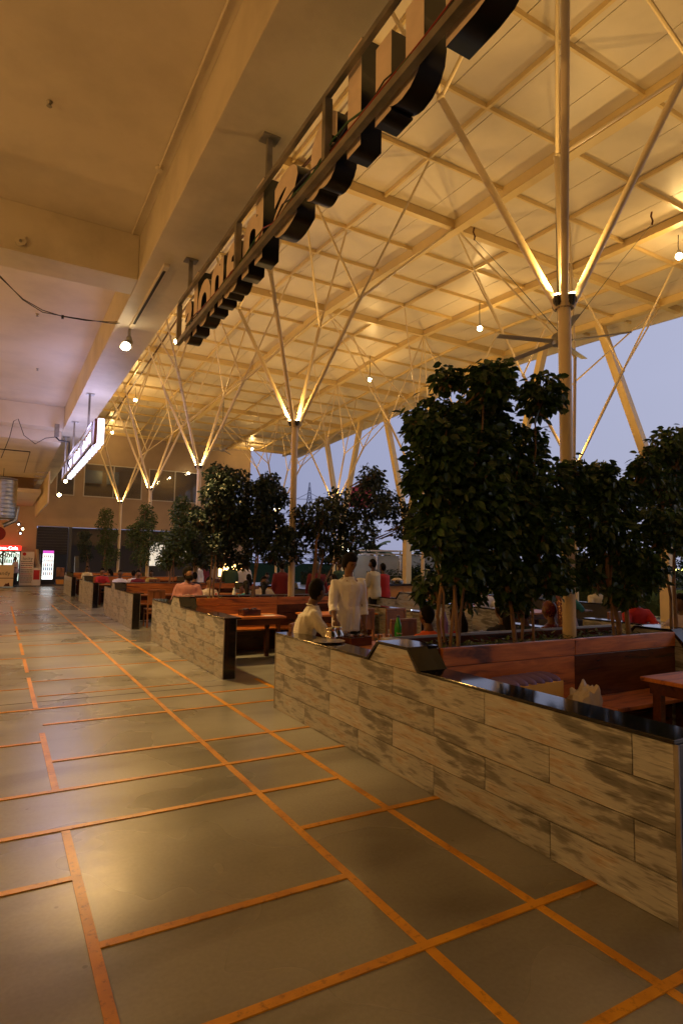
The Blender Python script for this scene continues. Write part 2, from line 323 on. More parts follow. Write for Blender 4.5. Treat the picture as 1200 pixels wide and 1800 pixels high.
YC = [4.42+7.06*k for k in range(-2, 5)]     # column lines
def pxy(x, y, k=None, Y=None, X=None, Z=None):   # a pixel of the photograph to a point of the place
    d = _f+_r*((x-600)/1050)-_u*((y-900)/1050)
    t = k if k is not None else (Y/d.y if Y is not None else (X/d.x if X is not None else (Z-1.7)/d.z))
    return Vector((0, 0, 1.7))+d*t

# ================================================================== GROUND
fl = MB().box(-9, 30, -16.3, 46, -.2, 0).build('floor', 'floor', kind='structure')
mat('lawn', (.016, .026, .012), 1., noise_s=2, noise_a=.5, bump=.6, bump_s=20); MATS['lawn'].node_tree.nodes['Principled BSDF'].inputs['Specular IOR Level'].default_value = 0
MB().box(30, 420, -300, 700, -.3, -.06).box(-9, 30, 46, 700, -.3, -.06).build('ground', 'lawn', kind='structure')
XL = [(.45, .052), (1.75, .05), (2.45, .045)]
def strip(x0, x1, y0, y1, z=.004):
    MB().box(x0, x1, y0, y1, -.01, z).build('painted_line', 'tape', fl)
# left line is broken, the two others run on
for y0, y1 in ((-3, 4.22), (4.97, 6.62), (7.72, 9.7), (10.15, 11.5), (12.0, 13.6), (14.2, 17.0), (17.6, 24)): strip(.43, .48, y0, y1)
MB().box(1.727, 1.777, -3, 24, -.01, .004).box(1.747, 1.757, 24, 41, -.01, .004).build('painted_line', 'tape', fl)
MB().box(2.418, 2.468, -3, 15, -.01, .004).box(2.43, 2.455, 15, 32, -.01, .004).build('painted_line', 'tape', fl)
w_ = .024
for y, a, b in ((-.45, .1, 2.89), (.22, -1, 1.727), (.9, .1, 2.89), (1.58, 1.777, 2.89), (2.25, .48, 2.89), (2.93, .48, 1.727), (3.57, 1.777, 2.89), (3.59, -1.5, .43), (4.25, -2, 1.727), (4.25, 1.777, 2.418),
                (4.95, -2, 2.89), (5.67, .48, 1.727), (5.67, 1.777, 2.89), (6.3, -2, .43), (6.93, .48, 1.727), (6.93, 1.8, 5.5), (7.66, -2, 1.727), (7.66, 1.777, 3.6), (8.35, .5, 2.4), (8.9, -2, .43), (9.35, .48, 1.727),
                (10.3, .48, 2.89), (11.6, -1, 1.727), (13.2, .48, 2.6), (15, -1, 1.727), (17.5, .48, 2.4)):
    ww = w_*(1 if y < 8 else .6)
    strip(a, b, y-ww, y+ww, .0065)
strip(3.3, 3.36, 6.75, 8.3)
# fine saw cuts in the slab
jt = mat('saw_cut', (.05, .045, .038), .8)
for y in (8.05, 13.9, 20, 27, 34): MB().box(-9, 2.8, y-.004, y+.004, -.01, .0025).build('floor_joint', jt, fl)

# ================================================================== OVERHANG OF THE BUILDING
ZS, ZC, XB0, XB1 = 6.0, 6.72, 1.62, 2.36
ov = thing('building_overhang', 'plastered concrete overhang with deep beams covering the walkway', 'overhang', (0, 0, 0))
MB().box(XB0, XB1, -15, 42, ZS, 12.5).build('edge_beam', 'soffit_paint', ov, bevel=.012)
MB().box(-9, XB0-.002, -15, 42, ZC, ZC+.3).build('ceiling_slab', 'ceiling_paint', ov)
for y0, y1 in ((-6.3, -5.7), (1.2-3.2, -1.4), (9.3, 9.9), (21.6, 22.2)):
    MB().box(-9, XB0-.004, y0, y1, ZS+.001, ZC-.001).build('cross_beam', 'soffit_paint' if y0 < 15 else 'ceiling_paint', ov, bevel=.01)
# out of view: pendants and plain walls added to set the walkway light
for k, y in enumerate((-5, 4.5, 13, 22.5, 28, 35)):      # unseen pendants, added to warm the ceiling from the left
    t = thing('added_pendant', 'added unseen round pendant lamp, %s along the walkway' % ['first', 'second', 'third', 'fourth', 'fifth', 'last'][k], 'lamp', (-5.6, y, 3.9), 0, 'added pendants out of view')
    MB().tube([(0, 0, .1), (0, 0, ZC-3.9)], .01, 6).build('cord', mat('cord_black', (.02, .02, .02), .5), t)
    MB().sphere((0, 0, 0), .16, 16, 12).build('globe', mat('globe', (1, .9, .7), .4, emit=(1, .66, .32), es=12), t, smooth='all').visible_shadow = True
    plight('added_pendant_light', (0, 0, -.2), 480, (1, .50, .12), .17, t)
sw = thing('sky_block_walls', 'added unseen plain walls keeping sky light out at the left and rear', 'building')
MB().box(-9.2, -9, -15, 42, 0, 12).build('wall', 'wall_paint', sw)  # added wall, never in view, stops sky light from the left
MB().box(-9, 20, -16.3, -16, 0, 12).build('rear_sky_block', 'wall_paint', sw)  # added behind the viewer to hold back blue sky light on the floor
# lower bulkhead, hanging panel and slim steel frame at the far end of the walkway
bk = thing('ceiling_bulkhead', 'stepped cream ceiling bulkhead above the far end of the walkway', 'bulkhead')
MB().box(-9, XB0-.01, 22.21, 32.9, 5.62, 6.3).build('panel', 'ceiling_paint', bk, bevel=.01)
MB().box(-3, XB0-.01, 33, 41.6, 4.9, 5.1).build('panel', 'ceiling_paint', bk, bevel=.01)
MB().box(XB0+.1, XB0+.16, 29.5, 40.5, 4.15, 5.6).build('side_panel', 'panel_paint', bk)
for y in (30, 31.5, 33.2, 35, 37, 39): MB().bar((1.2, y, 5.56), (1.72, y, 5.56), .03, .03).build('bracket', 'steel_dull', bk)
cf = thing('ceiling_pipe', 'thin dark pipe run bent along the far walkway ceiling', 'pipe')
MB().tube([(-3, 24, 5.5), (.75, 24, 5.5)], .02, 6).build('pipe', 'wire', cf)
MB().tube([(.75, 24, 5.5), (.75, 30, 5.5)], .015, 6).build('pipe', 'wire', cf)

# spotlight with its surface track
tk = thing('track_spotlight', 'lit round spotlight on a white bracket at the end of its ceiling track', 'spotlight')
MB().box(1.84, 1.92, 8.55, 11.25, 5.955, 6.002).build('track', 'ceiling_paint', tk, bevel=.004)
MB().box(1.86, 1.90, 8.7, 11.0, 5.948, 5.957).build('track_slot', 'black', tk)
MB().box(1.86, 1.90, 11.4, 11.5, 5.7, 6).tube([(1.88, 11.45, 5.84), (1.88, 11.35, 5.72)], .05, 14).build('bracket', 'steel_dull', tk)
MB().tube([(1.90, 11.5, 5.78), (1.82, 11.38, 5.64)], [.07, .1], 18).build('lamp_housing', 'galv', tk, smooth=True)
MB().sphere((1.805, 11.36, 5.615), (.085, .085, .05), 16, 10).build('bulb', 'bulb', tk, smooth='all')
plight('spot_light', (1.79, 11.33, 5.54), 1300, (1, .60, .20), .09, tk, spot=R(105), rot=(R(-4), R(9), 0), blend=.12)
wv = thing('drooping_cable', 'thin twisted black cable drooping across the walkway ceiling', 'cable')
pts = [pxy(x, y, Y=11.2) for x, y in ((-60, 430), (0, 487), (40, 525), (75, 545), (110, 556), (150, 563), (200, 566), (236, 562))]
MB().tube(pts, .008, 5).build('wire', 'wire', wv)
MB().tube([p+Vector((0, .02, .03*math.sin(i*1.7))) for i, p in enumerate(pts)], .008, 5).build('wire', 'wire', wv)
p = pts[4]; MB().box(p.x-.02, p.x+.02, p.y-.02, p.y+.02, p.z-.04, p.z+.02).build('connector', 'black', wv)
w2 = thing('looped_cable', 'black cable looping from a junction box towards the lit sign', 'cable')
MB().tube([pxy(x, y, Y=21.3) for x, y in ((2, 805), (17, 768), (24, 740), (32, 736), (42, 765), (62, 780), (80, 770), (98, 768))], .012, 5).build('wire', 'wire', w2)
MB().tube([pxy(x, y, Y=21.3) for x, y in ((98, 768), (104, 774), (122, 777), (121, 795), (119, 815), (122, 823))], .03, 5).build('wire', 'wire', w2)
q = pxy(100, 756, Y=21.3); MB().box(q.x-.07, q.x+.07, q.y-.05, q.y+.05, q.z-.22, q.z+.2).build('junction_box', 'steel_dull', w2, bevel=.01)

cdt = thing('ceiling_conduit', 'painted conduit with junction boxes along the near ceiling bay', 'conduit')
MB().tube([(1.50, -6, ZC-.02), (1.50, 9.28, ZC-.02)], .013, 6).build('pipe', 'ceiling_paint', cdt)
for y in (1.0, 4.2, 7.5): MB().lathe([(0, ZC-.045), (.045, ZC-.045), (.05, ZC-.002)], (1.50, y, 0), 12).build('junction_box', 'ceiling_paint', cdt)
q = pxy(36, 425, Y=9.29); sk = thing('wall_fitting', 'faint round fitting stub on the face of the cross beam', 'fitting', (q.x, 9.285, q.z)); MB().tube([(0, 0, 0), (0, -.05, 0)], .07, 16).build('rose', 'soffit_paint', sk); MB().tube([(0, -.05, 0), (0, -.07, -.02)], .02, 8).build('stub', 'steel_dull', sk)
for i, (x, y) in enumerate(((-.9, 3.4), (-.9, 7.0), (-.9, 13.5), (-.9, 17.5))):
    sk = thing('sprinkler_head', 'small sprinkler head on the walkway ceiling, %s bay position' % ('first', 'second', 'third', 'fourth')[i], 'sprinkler', (x+.9+.2*i, y, ZC)); MB().lathe([(0, -.06), (.03, -.055), (.012, -.03), (.035, 0)], n=12).build('head', 'steel_dull', sk)

# silver air duct
dc = thing('air_duct', 'fat silver ribbed air duct hanging at the far left', 'duct')
ribs = []
m_ = MB()
dx = pxy(2, 900, Y=30)
prof = []
for i in range(31):
    z = 5.0-2.05*i/30*.86; prof.append((.62+.02*(i % 3 == 0)-(.10 if i == 0 else 0)-(.14 if i == 30 else 0), z))
m_.lathe(prof, (dx.x-.05, 30, .12), 28).build('duct_body', 'galv', dc, smooth=True)
MB().lathe([(.60, 4.98), (.62, 5.03), (.3, 5.12)], (dx.x-.05, 30, .12), 28).build('duct_cap', mat('duct_grey', (.25, .25, .27), .5), dc, smooth=True)
MB().tube([(dx.x, 30, 5.2), (dx.x+.02, 30, 6.7)], .012, 5).build('hanger_rod', 'wire', dc)
MB().tube([(dx.x+.1, 30.2, 3.1), (dx.x+.55, 30.3, 3.35), (dx.x+.62, 30.5, 4.0)], .1, 12).build('elbow_pipe', 'galv', dc, smooth=True)
tl = thing('lamp_cluster', 'small cluster of lit ceiling spotlights near the silver duct', 'spotlight')
for i, (x, y) in enumerate(((33, 918), (40, 926), (36, 934))):
    q = pxy(x, y, Y=36); MB().tube([q, q+Vector((0, -.12, -.1))], [.05, .1], 10).build('lamp_housing', 'black', tl, smooth=True)
    MB().sphere(q+Vector((0, -.14, -.12)), .05, 8, 6).build('bulb', 'bulb' if i == 1 else 'led_cool', tl)

# ================================================================== BACK WALL OF THE COURT
bw = thing('end_building', 'tan rendered building with upper windows closing the far end', 'building')
YW = 42
def wallrect(x0, x1, z0, z1, y0=YW, y1=YW+.3, name='wall', m='wall_paint'):
    return MB().box(x0, x1, y0, y1, z0, z1).build(name, m, bw)
W0, W1 = 5.75, 7.95     # upper windows
wallrect(-9, 1.95, -.1, W0); wallrect(1.95, 13.3, 3.72, W0); wallrect(13.3, 16.0, -.1, W0)
wallrect(-9, 2.9, W0, 12); wallrect(2.9, 16.0, W1, 12)
for x0, x1 in ((3.98, 4.5), (8.2, 8.62), (12.2, 12.6), (15.6, 16.0)): wallrect(x0, x1, W0, W1)
mat('dim_room', (.10, .08, .06), .8); mat('dim_blue', (.22, .24, .26), .5)
for x0, x1 in ((2.9, 3.98), (4.5, 8.2), (8.62, 12.2), (12.6, 15.6)):
    fr = MB()
    fr.box(x0, x1, YW-.06, YW+.02, W0-.001, W0+.06).box(x0, x1, YW-.06, YW+.02, W1-.06, W1+.001).box(x0, x0+.06, YW-.058, YW+.018, W0+.06, W1-.06).box(x1-.06, x1, YW-.058, YW+.018, W0+.06, W1-.06)
    mid = (x0+x1)/2
    if x1-x0 > 2: fr.box(mid-.03, mid+.03, YW-.05, YW+.01, W0+.06, W1-.06)
    wf = fr.build('window', 'soffit_paint', bw)
    MB().box(x0+.06, x1-.06, YW-.012, YW-.004, W0+.06, W1-.06).build('pane', 'glass', wf)
MB().box(2.9, 15.6, YW+2.2, YW+2.3, W0-.3, W1+.3).build('room_wall', mat('room_tan', (.28, .20, .13), .8), bw)
for x in (6, 10.5): plight('room_light', (x, YW+1.4, 7.6), 14, WARM, .1, bw)
MB().box(4.8, 5.9, YW+2.0, YW+2.1, 6.9, 7.8).box(6.2, 7.0, YW+2.0, YW+2.1, 6.9, 7.8).build('room_screen', 'dim_blue', bw)
# ground-floor opening with a half-lowered shutter, kitchen beyond
MB().box(1.95, 13.3, YW+5, YW+5.2, -.1, 3.8).build('room_wall', 'dim_room', bw)
MB().box(1.95, 13.3, YW, YW+5, -.15, -.02).build('room_floor', 'dim_room', bw)
sh = MB()
mat('shutter', (.035, .032, .032), .35, .5)
for i in range(10):
    z = 3.7-.11*i*1.6
    MB().box(2.0, 3.75, YW-.03+(i % 2)*.012, YW+.03, z-.165, z-.006).build('shutter_slat', 'shutter', bw, bevel=.01)
MB().box(3.78, 3.98, YW-.02, YW+.2, -.1, 3.71).build('pillar', mat('slate', (.06, .065, .075), .4), bw)
MB().box(4.0, 13.25, YW+.6, YW+.7, 2.6, 3.7).build('fascia_board', 'dim_room', bw)
# lit kitchen windows seen between the plants
for x0, x1, z0, z1, s in ((8.9, 10.3, 1.3, 2.9, 5.5), (10.9, 11.6, 1.6, 2.7, 2)):
    m2 = mat('kitchen_light_%d' % int(x0*10), (1, 1, 1), .5, emit=(.95, .9, .72), es=s*.12)
    f = MB().box(x0-.05, x1+.05, YW+.52, YW+.58, z0-.05, z1+.05).build('kitchen_window', 'steel_dull', bw)
    k = 4
    for i in range(k):
        a = x0+(x1-x0)*i/k; MB().box(a+.01, a+(x1-x0)/k-.01, YW+.49, YW+.515, z0, z1).build('pane', m2, f)
# raised platform in front of the shops
MB().box(-3, 2.0, 40.2, 41.98, .0, .06).box(2.0, 4.2, 40.9, 41.98, 0, .1).build('shop_platform', mat('dark_stone', (.07, .06, .055), .5, noise_s=9, noise_a=.3), kind='structure')

# ================================================================== CANOPY
cp = thing('canopy_roof', 'wide cream panel canopy on yellow painted steel grid above the tables', 'canopy')
PY = [4.42+1.765*j for j in range(-9, 22) if 4.42+1.765*j < 42]+[41.9]
PY = [y for y in PY if y > -12]
XS = [2.37+i*1.09 for i in range(17)]
for i, x in enumerate(XS[:-1]):     # roof sheets, one strip each with an open joint
    x1 = XS[i+1]-.02; m_ = MB()
    for a, b in zip(PY, PY[1:]):
        za, zb = rz(a)+.14, rz(b)+.14
        m_.add([(x, a, za), (x1, a, za), (x1, b, zb), (x, b, zb), (x, a, za+.03), (x1, a, za+.03), (x1, b, zb+.03), (x, b, zb+.03)],
               [(0,3,2,1),(4,5,6,7),(0,1,5,4),(2,3,7,6),(1,2,6,5),(3,0,4,7)])
    m_.build('roof_panel', 'panel_paint', cp)
m_ = MB()
for a, b in zip(PY, PY[1:]): m_.add([(2.37, a, rz(a)+.2), (19.8, a, rz(a)+.2), (19.8, b, rz(b)+.2), (2.37, b, rz(b)+.2)], [(0, 1, 2, 3)])
m_.build('roof_deck', mat('deck_dark', (.03, .025, .02), .9), cp, fix=False)
thick = [round(y, 2) for y in YC]
for y in PY:
    big = any(abs(y-t) < .3 for t in thick)
    wd, dp = (.12, .22) if big else (.05, .10)
    m_ = MB()
    m_.box(2.37, 19.6, y-wd/2, y+wd/2, rz(y)+.137-dp, rz(y)+.137)
    if big: m_.box(2.37, 19.6, y-.08, y+.08, rz(y)+.12-dp, rz(y)+.135-dp)
    m_.build('main_beam' if big else 'purlin', 'steel_paint', cp)
for x, wd, dp in ((3.14, .05, .10), (5.12, .05, .10), (7.56, .055, .10), (9.78, .15, .27), (12.0, .055, .10), (14.2, .13, .21), (16.4, .055, .10), (18.6, .18, .25)):
    m_ = MB()
    for a, b in zip(PY, PY[1:]):
        m_.bar((x, a, rz(a)+.13-dp/2), (x, b, rz(b)+.13-dp/2), wd, dp)
        if dp > .2: m_.bar((x, a, rz(a)+.12-dp), (x, b, rz(b)+.12-dp), wd+.08, .014)
    m_.build('long_beam', 'steel_paint', cp)
m_ = MB()
for a, b in zip(PY, PY[1:]): m_.bar((5.3, a, rz(a)-.1), (5.3, b, rz(b)-.1), .05, .05)
m_.build('drain_pipe', mat('drain_brown', (.07, .025, .015), .5), cp)
m_ = MB()
for a, b in zip(PY, PY[1:]): m_.bar((19.72, a, rz(a)+.02), (19.72, b, rz(b)+.02), .05, .42)
m_.build('eave_fascia', 'soffit_paint', cp)

# ------------------------------------------------------------------ branching columns
def tree_column(x, y, i, near, label):
    t = thing('tree_column', label, 'column', (x, y, 0), 0, 'branching steel columns under the canopy')
    zj = 4.62
    MB().tube([(0, 0, 0), (0, 0, zj)], .07, 20).build('post', 'tube_paint', t, smooth=True)
    MB().lathe([(.07, zj-.03), (.1, zj-.03), (.1, zj), (.07, zj)], n=20).build('collar', 'tube_paint', t, smooth=True)
    MB().lathe([(.0701, 0), (.14, 0), (.14, .015), (.0701, .015)], n=20).build('base_plate', 'steel_dull', t)
    for sx in (-1, 1):
        for sy in (-1, 1):
            n0 = Vector((sx*1.02, sy*.92, 7.33))
            a = MB().tube([(sx*.05, sy*.045, zj-.02), n0], .043, 14).sphere(n0, .055, 10, 7).build('arm', 'tube_paint', t, smooth=True)
            for ex, ey in ((sx*2.205, sy*1.765), (sx*4.42, sy*.0), (0, 0)):
                X, Y = x+ex, y+ey
                if X < 2.5: ex += 2.5-X
                e = Vector((ex, ey, rz(Y)-.02))
                MB().tube([n0, e], .026, 8).build('branch', 'tube_paint', a, smooth=True)
    MB().lathe([(.0, rz(y)-.05), (.2, rz(y)-.05), (.2, rz(y)-.035), (0, rz(y)-.035)], n=16).build('gusset_plate', 'tube_paint', t)
    bo = MB()
    for q in range(8): bo.tube([(.085*math.cos(q*PI/4), .085*math.sin(q*PI/4), zj-.045), (.085*math.cos(q*PI/4), .085*math.sin(q*PI/4), zj+.012)], .008, 6)
    bo.build('bolts', 'steel_dull', t, kind='stuff')
    for k in range(4):
        th = R(90*k); c, s_ = math.cos(th), math.sin(th)
        l = MB().tube([(c*.1, s_*.1, zj-.02), (c*.11, s_*.11, zj+.09)], [.028, .042], 12)
        for q in range(8):
            tq = q*math.pi/4; l.tube([(c*.105+.042*math.cos(tq), s_*.105+.042*math.sin(tq), zj+.0), (c*.112+.048*math.cos(tq), s_*.112+.048*math.sin(tq), zj+.09)], .005, 4)
        h = l.build('uplight', 'black', t)
        MB().sphere((c*.112, s_*.112, zj+.1), (.034, .034, .018), 10, 6).build('lens', 'led_warm', h, smooth='all')
    for k in range(2):
        sg = -1 if k else 1
        plight('uplight_beam', (sg*.13, .0, zj+.17), 260, WARM, .03, t, spot=R(168), rot=(R(180), 0, 0), blend=.9)
    return t
names = ['second behind the viewer', 'just behind the viewer', 'nearest and thickest, rising out of the planter beside the dark leafy tree', 'second from the viewer, behind the seated man in white', 'third, behind the bearded man in pink', 'fourth, between two narrow leafy trees', 'farthest, near the dark shuttered shop']
for k, y in enumerate(YC):
    if k < 1: continue
    tree_column(5.35, y, k, k < 4, 'cream branching steel column of the walkway row, '+names[k])
nr = ['', '', 'half hidden behind the big near tree', 'its lower half hidden by the dark crown of the near trees', 'behind the spreading crown of the slanting tree', 'rising left of the red billboard', 'last one by the end building']
for k, y in enumerate(YC):
    if k < 2: continue
    tree_column(14.2, y, k, False, 'cream branching steel column of the outer row, '+nr[k])
# V props along the outer edge
vl = ['in front of the garden lights at the right edge', 'right one seen beyond the biggest tree', 'in open sky right of the slanting tree', 'above the red billboard', 'by the end building']
for k, y in enumerate(YC[2:]):
    t = thing('v_support', 'yellow V shaped steel support, '+vl[k], 'support', (18.6, y+.05, 0), 0, 'V supports at the canopy edge')
    MB().box(-.17, .17, -.17, .17, 0, 4.0).build('post', 'steel_paint', t, bevel=.01)
    for sy in (-1, 1):
        MB().bar((0, sy*.12, 3.95), (0, sy*2.25, rz(y+sy*2.2)-.1), .26, .26, up=(1, 0, 0)).build('leg', 'steel_paint', t)

# hanging bulbs
hb = [((197,760),'left of the lit sign'), ((238,703),'over the walkway columns, second from far'), ((310,600),'at the lower end of the big letter sign'), ((443,789),'above the paired trees, farthest on the right side'),
      ((650,667),'above the slanting tree'), ((843,577),'above the biggest tree'), ((1193,450),'near the right edge of the view')]
for (x, y), lb in hb:
    q = pxy(x, y, Z=9.75); zt = rz(q.y)
    t = thing('hanging_bulb', 'lit warm bulb hanging '+lb, 'lamp', (q.x, q.y, q.z), 0, 'bulbs hanging from the canopy')
    MB().tube([(0, 0, .1), (.01, .02, (zt-q.z)*.5), (0, 0, zt-q.z)], .012, 6).build('cord', 'wire', t)
    MB().tube([(0, 0, .07), (0, 0, .16)], .045, 10).build('socket', 'steel_dull', t)
    MB().sphere((0, 0, 0), .085, 16, 12).build('bulb', 'bulb', t, smooth='all')
    plight('bulb_light', (0, 0, -.16), 75, WARM, .1, t)
# small lamps seen at the far end
for x, y, Y, s in ((115, 846, 38, .09), (104, 870, 38, .1), (331, 832, 41.7, .08), (298, 840, 41.7, .05)):
    q = pxy(x, y, Y=Y); t = thing('wall_spotlight', 'small lit spotlight at the far end, '+{115: 'under the lit sign', 104: 'at the corner of the hanging panel', 331: 'glinting at the upper window corner', 298: 'faint one inside the upper window'}[x], 'spotlight', q)
    MB().sphere((0, 0, 0), s, 10, 8).build('bulb', 'bulb', t, smooth='all'); MB().tube([(0, .02, 0), (0, .25, .05)], s*.8, 10).build('lamp_housing', 'steel_dull', t)

# ceiling fans
def fan(x, y, zh, label, rot):
    t = thing('ceiling_fan', label, 'ceiling fan', (x, y, zh), rot, 'large ceiling fans')
    MB().tube([(0, 0, .1), (0, 0, rz(y)-zh)], .028, 10).build('downrod', 'steel_dull', t, smooth=True)
    MB().lathe([(.02, .2), (.1, .16), (.15, .1), (.16, 0), (.13, -.08), (.05, -.11)], n=20).build('motor', 'steel_dull', t, smooth=True)
    for k in range(5):
        th = 2*math.pi*k/5; m_ = MB(); m_.box(.14, 1.35, -.07, .07, -.012, .0).xform(Matrix.Rotation(th, 4, 'Z') @ Matrix.Rotation(R(10), 4, 'X'))
        m_.build('blade', mat('fan_blade', (.34, .30, .26), .5), t)
q = pxy(982, 600, X=9.78); fan(q.x, q.y, q.z, 'big ceiling fan with dark blades half hidden by the nearest column', .3)
q = pxy(390, 790, X=9.78); fan(q.x, q.y, q.z, 'far ceiling fan on a long rod above the paired trees', .9)
# guy wires with hooks on the canopy
for a, b, lb in (((833, 400), (985, 570), 'left'), ((1145, 372), (1000, 570), 'right')):
    P0 = pxy(*a, Z=10.2); P1 = Vector((5.42, 4.5, 4.3))
    t = thing('stay_wire', 'thin stay wire with a rusty hook running %s of the nearest column' % lb, 'wire')
    MB().tube([P0-Vector((0, 0, .3)), P0+(P1-P0)*.5-Vector((0, 0, .12)), P1], .006, 4).build('wire', 'wire', t)
    MB().tube([P0, P0-Vector((.03, 0, .12)), P0-Vector((-.03, 0, .22)), P0-Vector((0, 0, .32))], .022, 6).build('hook', mat('rust', (.10, .035, .015), .8), t)

# ================================================================== LETTER SIGNS
def glyph(ch, size, depth, off, mats):
    cu = bpy.data.curves.new('glyph', 'FONT'); cu.body = ch; cu.size = size; cu.extrude = depth/2; cu.offset = off; cu.resolution_u = 4; cu.align_x = 'CENTER'
    o = bpy.data.objects.new('glyph', cu); COL.objects.link(o); bpy.context.view_layer.update()
    me = bpy.data.meshes.new_from_object(o.evaluated_get(bpy.context.evaluated_depsgraph_get())); bpy.data.objects.remove(o)
    me.materials.clear()
    for m_ in mats: me.materials.append(MATS[m_])
    me.update()
    for p_ in me.polygons: p_.material_index = 0 if p_.normal.z < -.7 else (2 if p_.normal.z > .7 else 1)
    return me
SROT = Matrix(((0, 0, 1, 0), (1, 0, 0, 0), (0, 1, 0, 0), (0, 0, 0, 1)))    # reads along +Y, faces +X
mat('letter_face', (.6, .55, .5), .4)
sg = thing('letter_sign', 'unlit sign of big black-sided letters on a steel frame, seen from behind', 'sign', (0, 0, 0))
XF = 1.92
rm = MB().bar((XF, -3, 5.15), (XF, 7.88, 5.15), .04, .05).build('frame_rail', 'steel_dull', sg)
MB().bar((XF, -3, 4.60), (XF, 7.88, 4.60), .05, .055).build('frame_rail', 'steel_dull', sg)
MB().bar((XF+.04, -3, 4.655), (XF+.04, 7.88, 4.655), .03, .04).build('frame_rail', 'steel_dull', sg)
for y in (7.86, 5.58, 3.68, 1.9, 0): MB().bar((XF, y, 4.637), (XF, y, 5.118), .06, .05, up=(0, 1, 0)).build('frame_post', 'steel_dull', sg)
for y in (7.45, 4.85, 2.0, -1):
    h = MB().bar((XF+.02, y, 5.19), (XF+.02, y, 5.573), .05, .04, up=(0, 1, 0)).box(XF-.06, XF+.1, y-.07, y+.07, 5.56, 5.574); h.build('hanger', 'steel_dull', sg)
for ch, y, wsc in (('b', -.9, 1), ('u', -.35, 1), ('h', .3, 1), ('a', .85, 1), ('r', 1.35, 1), ('i', 1.72, 1), ('d', 2.15, 1), ('u', 2.85, 1.1), ('l', 3.38, 1.1), ('a', 3.86, 1.05), ('s', 4.55, 1.3), ('h', 5.32, 1.15), ('a', 5.92, .95), ('n', 6.42, .95), ('o', 6.92, .9), ('l', 7.28, 1), ('s', 7.62, .85)):
    o = put('letter', glyph(ch, 1.06, .17, .035, ('letter_back', 'black', 'letter_face')), sg)
    o.matrix_local = Matrix.Translation((XF+.14, y, 4.575)) @ SROT @ Matrix.Diagonal((wsc, 1, 1, 1))
rnd = random.Random(3)
for m_, dz in (('wire', 0), ('wire_red', .012), ('wire_green', .022), ('wire', .03)):
    MB().tube([(XF+.02+rnd.uniform(-.012, .012), -1+i*.22, 4.69+dz*.6+rnd.uniform(-.012, .015)+(.05 if rnd.random() < .12 else 0)) for i in range(40)], .006, 5).build('cable', m_, sg)

sg.scale = (1.11,)*3; sg.location = (0, 0, 1.7*(1-1.11))
s2 = thing('lit_letter_sign', 'glowing white letter sign hung on rods farther down the walkway', 'sign', (0, 0, 0))
X2 = 1.78
for z in (4.46, 4.97): MB().bar((X2, 15.3, z), (X2, 23.2, z), .06, .06).build('frame_rail', 'steel_dull', s2)
for y in (15.4, 17.6, 19.8, 22, 23.1): MB().bar((X2, y, 4.49), (X2, y, 4.94), .05, .05, up=(0, 1, 0)).build('frame_post', 'steel_dull', s2)
for y in (16.6, 20.3, 23): MB().bar((X2+.04, y, 5.0), (X2+.04, y, 6), .05, .05, up=(0, 1, 0)).box(X2-.05, X2+.15, y-.1, y+.1, 5.98, 6.001).build('hanger', 'steel_dull', s2)
slab = MB().box(X2+.05, X2+.20, 14.8, 15.1, 4.39, 5.0).build('light_box', 'led_white', s2, bevel=.03)
MB().box(X2-.02, X2+.048, 14.82, 15.09, 4.41, 4.98).build('box_back', mat('mauve', (.25, .13, .14), .5), s2)
for i, ch in enumerate('EEHEEHAIBEHT'):
    o = put('letter', glyph(ch, .76, .14, .022, ('led_side', 'led_white', 'led_white')), s2)
    o.matrix_local = Matrix.Translation((X2+.14, 15.5+i*.6, 4.42)) @ SROT @ Matrix.Diagonal((.8, 1, 1, 1))
for y in (16.5, 19.5, 22.3): plight('sign_glow', (X2+.35, y, 4.95), 34, (.62, .60, 1), .3, s2)
for y in (16.2, 20.5): plight('sign_back_glow', (X2-.3, y, 5.0), 34, (.55, .52, 1), .3, s2)

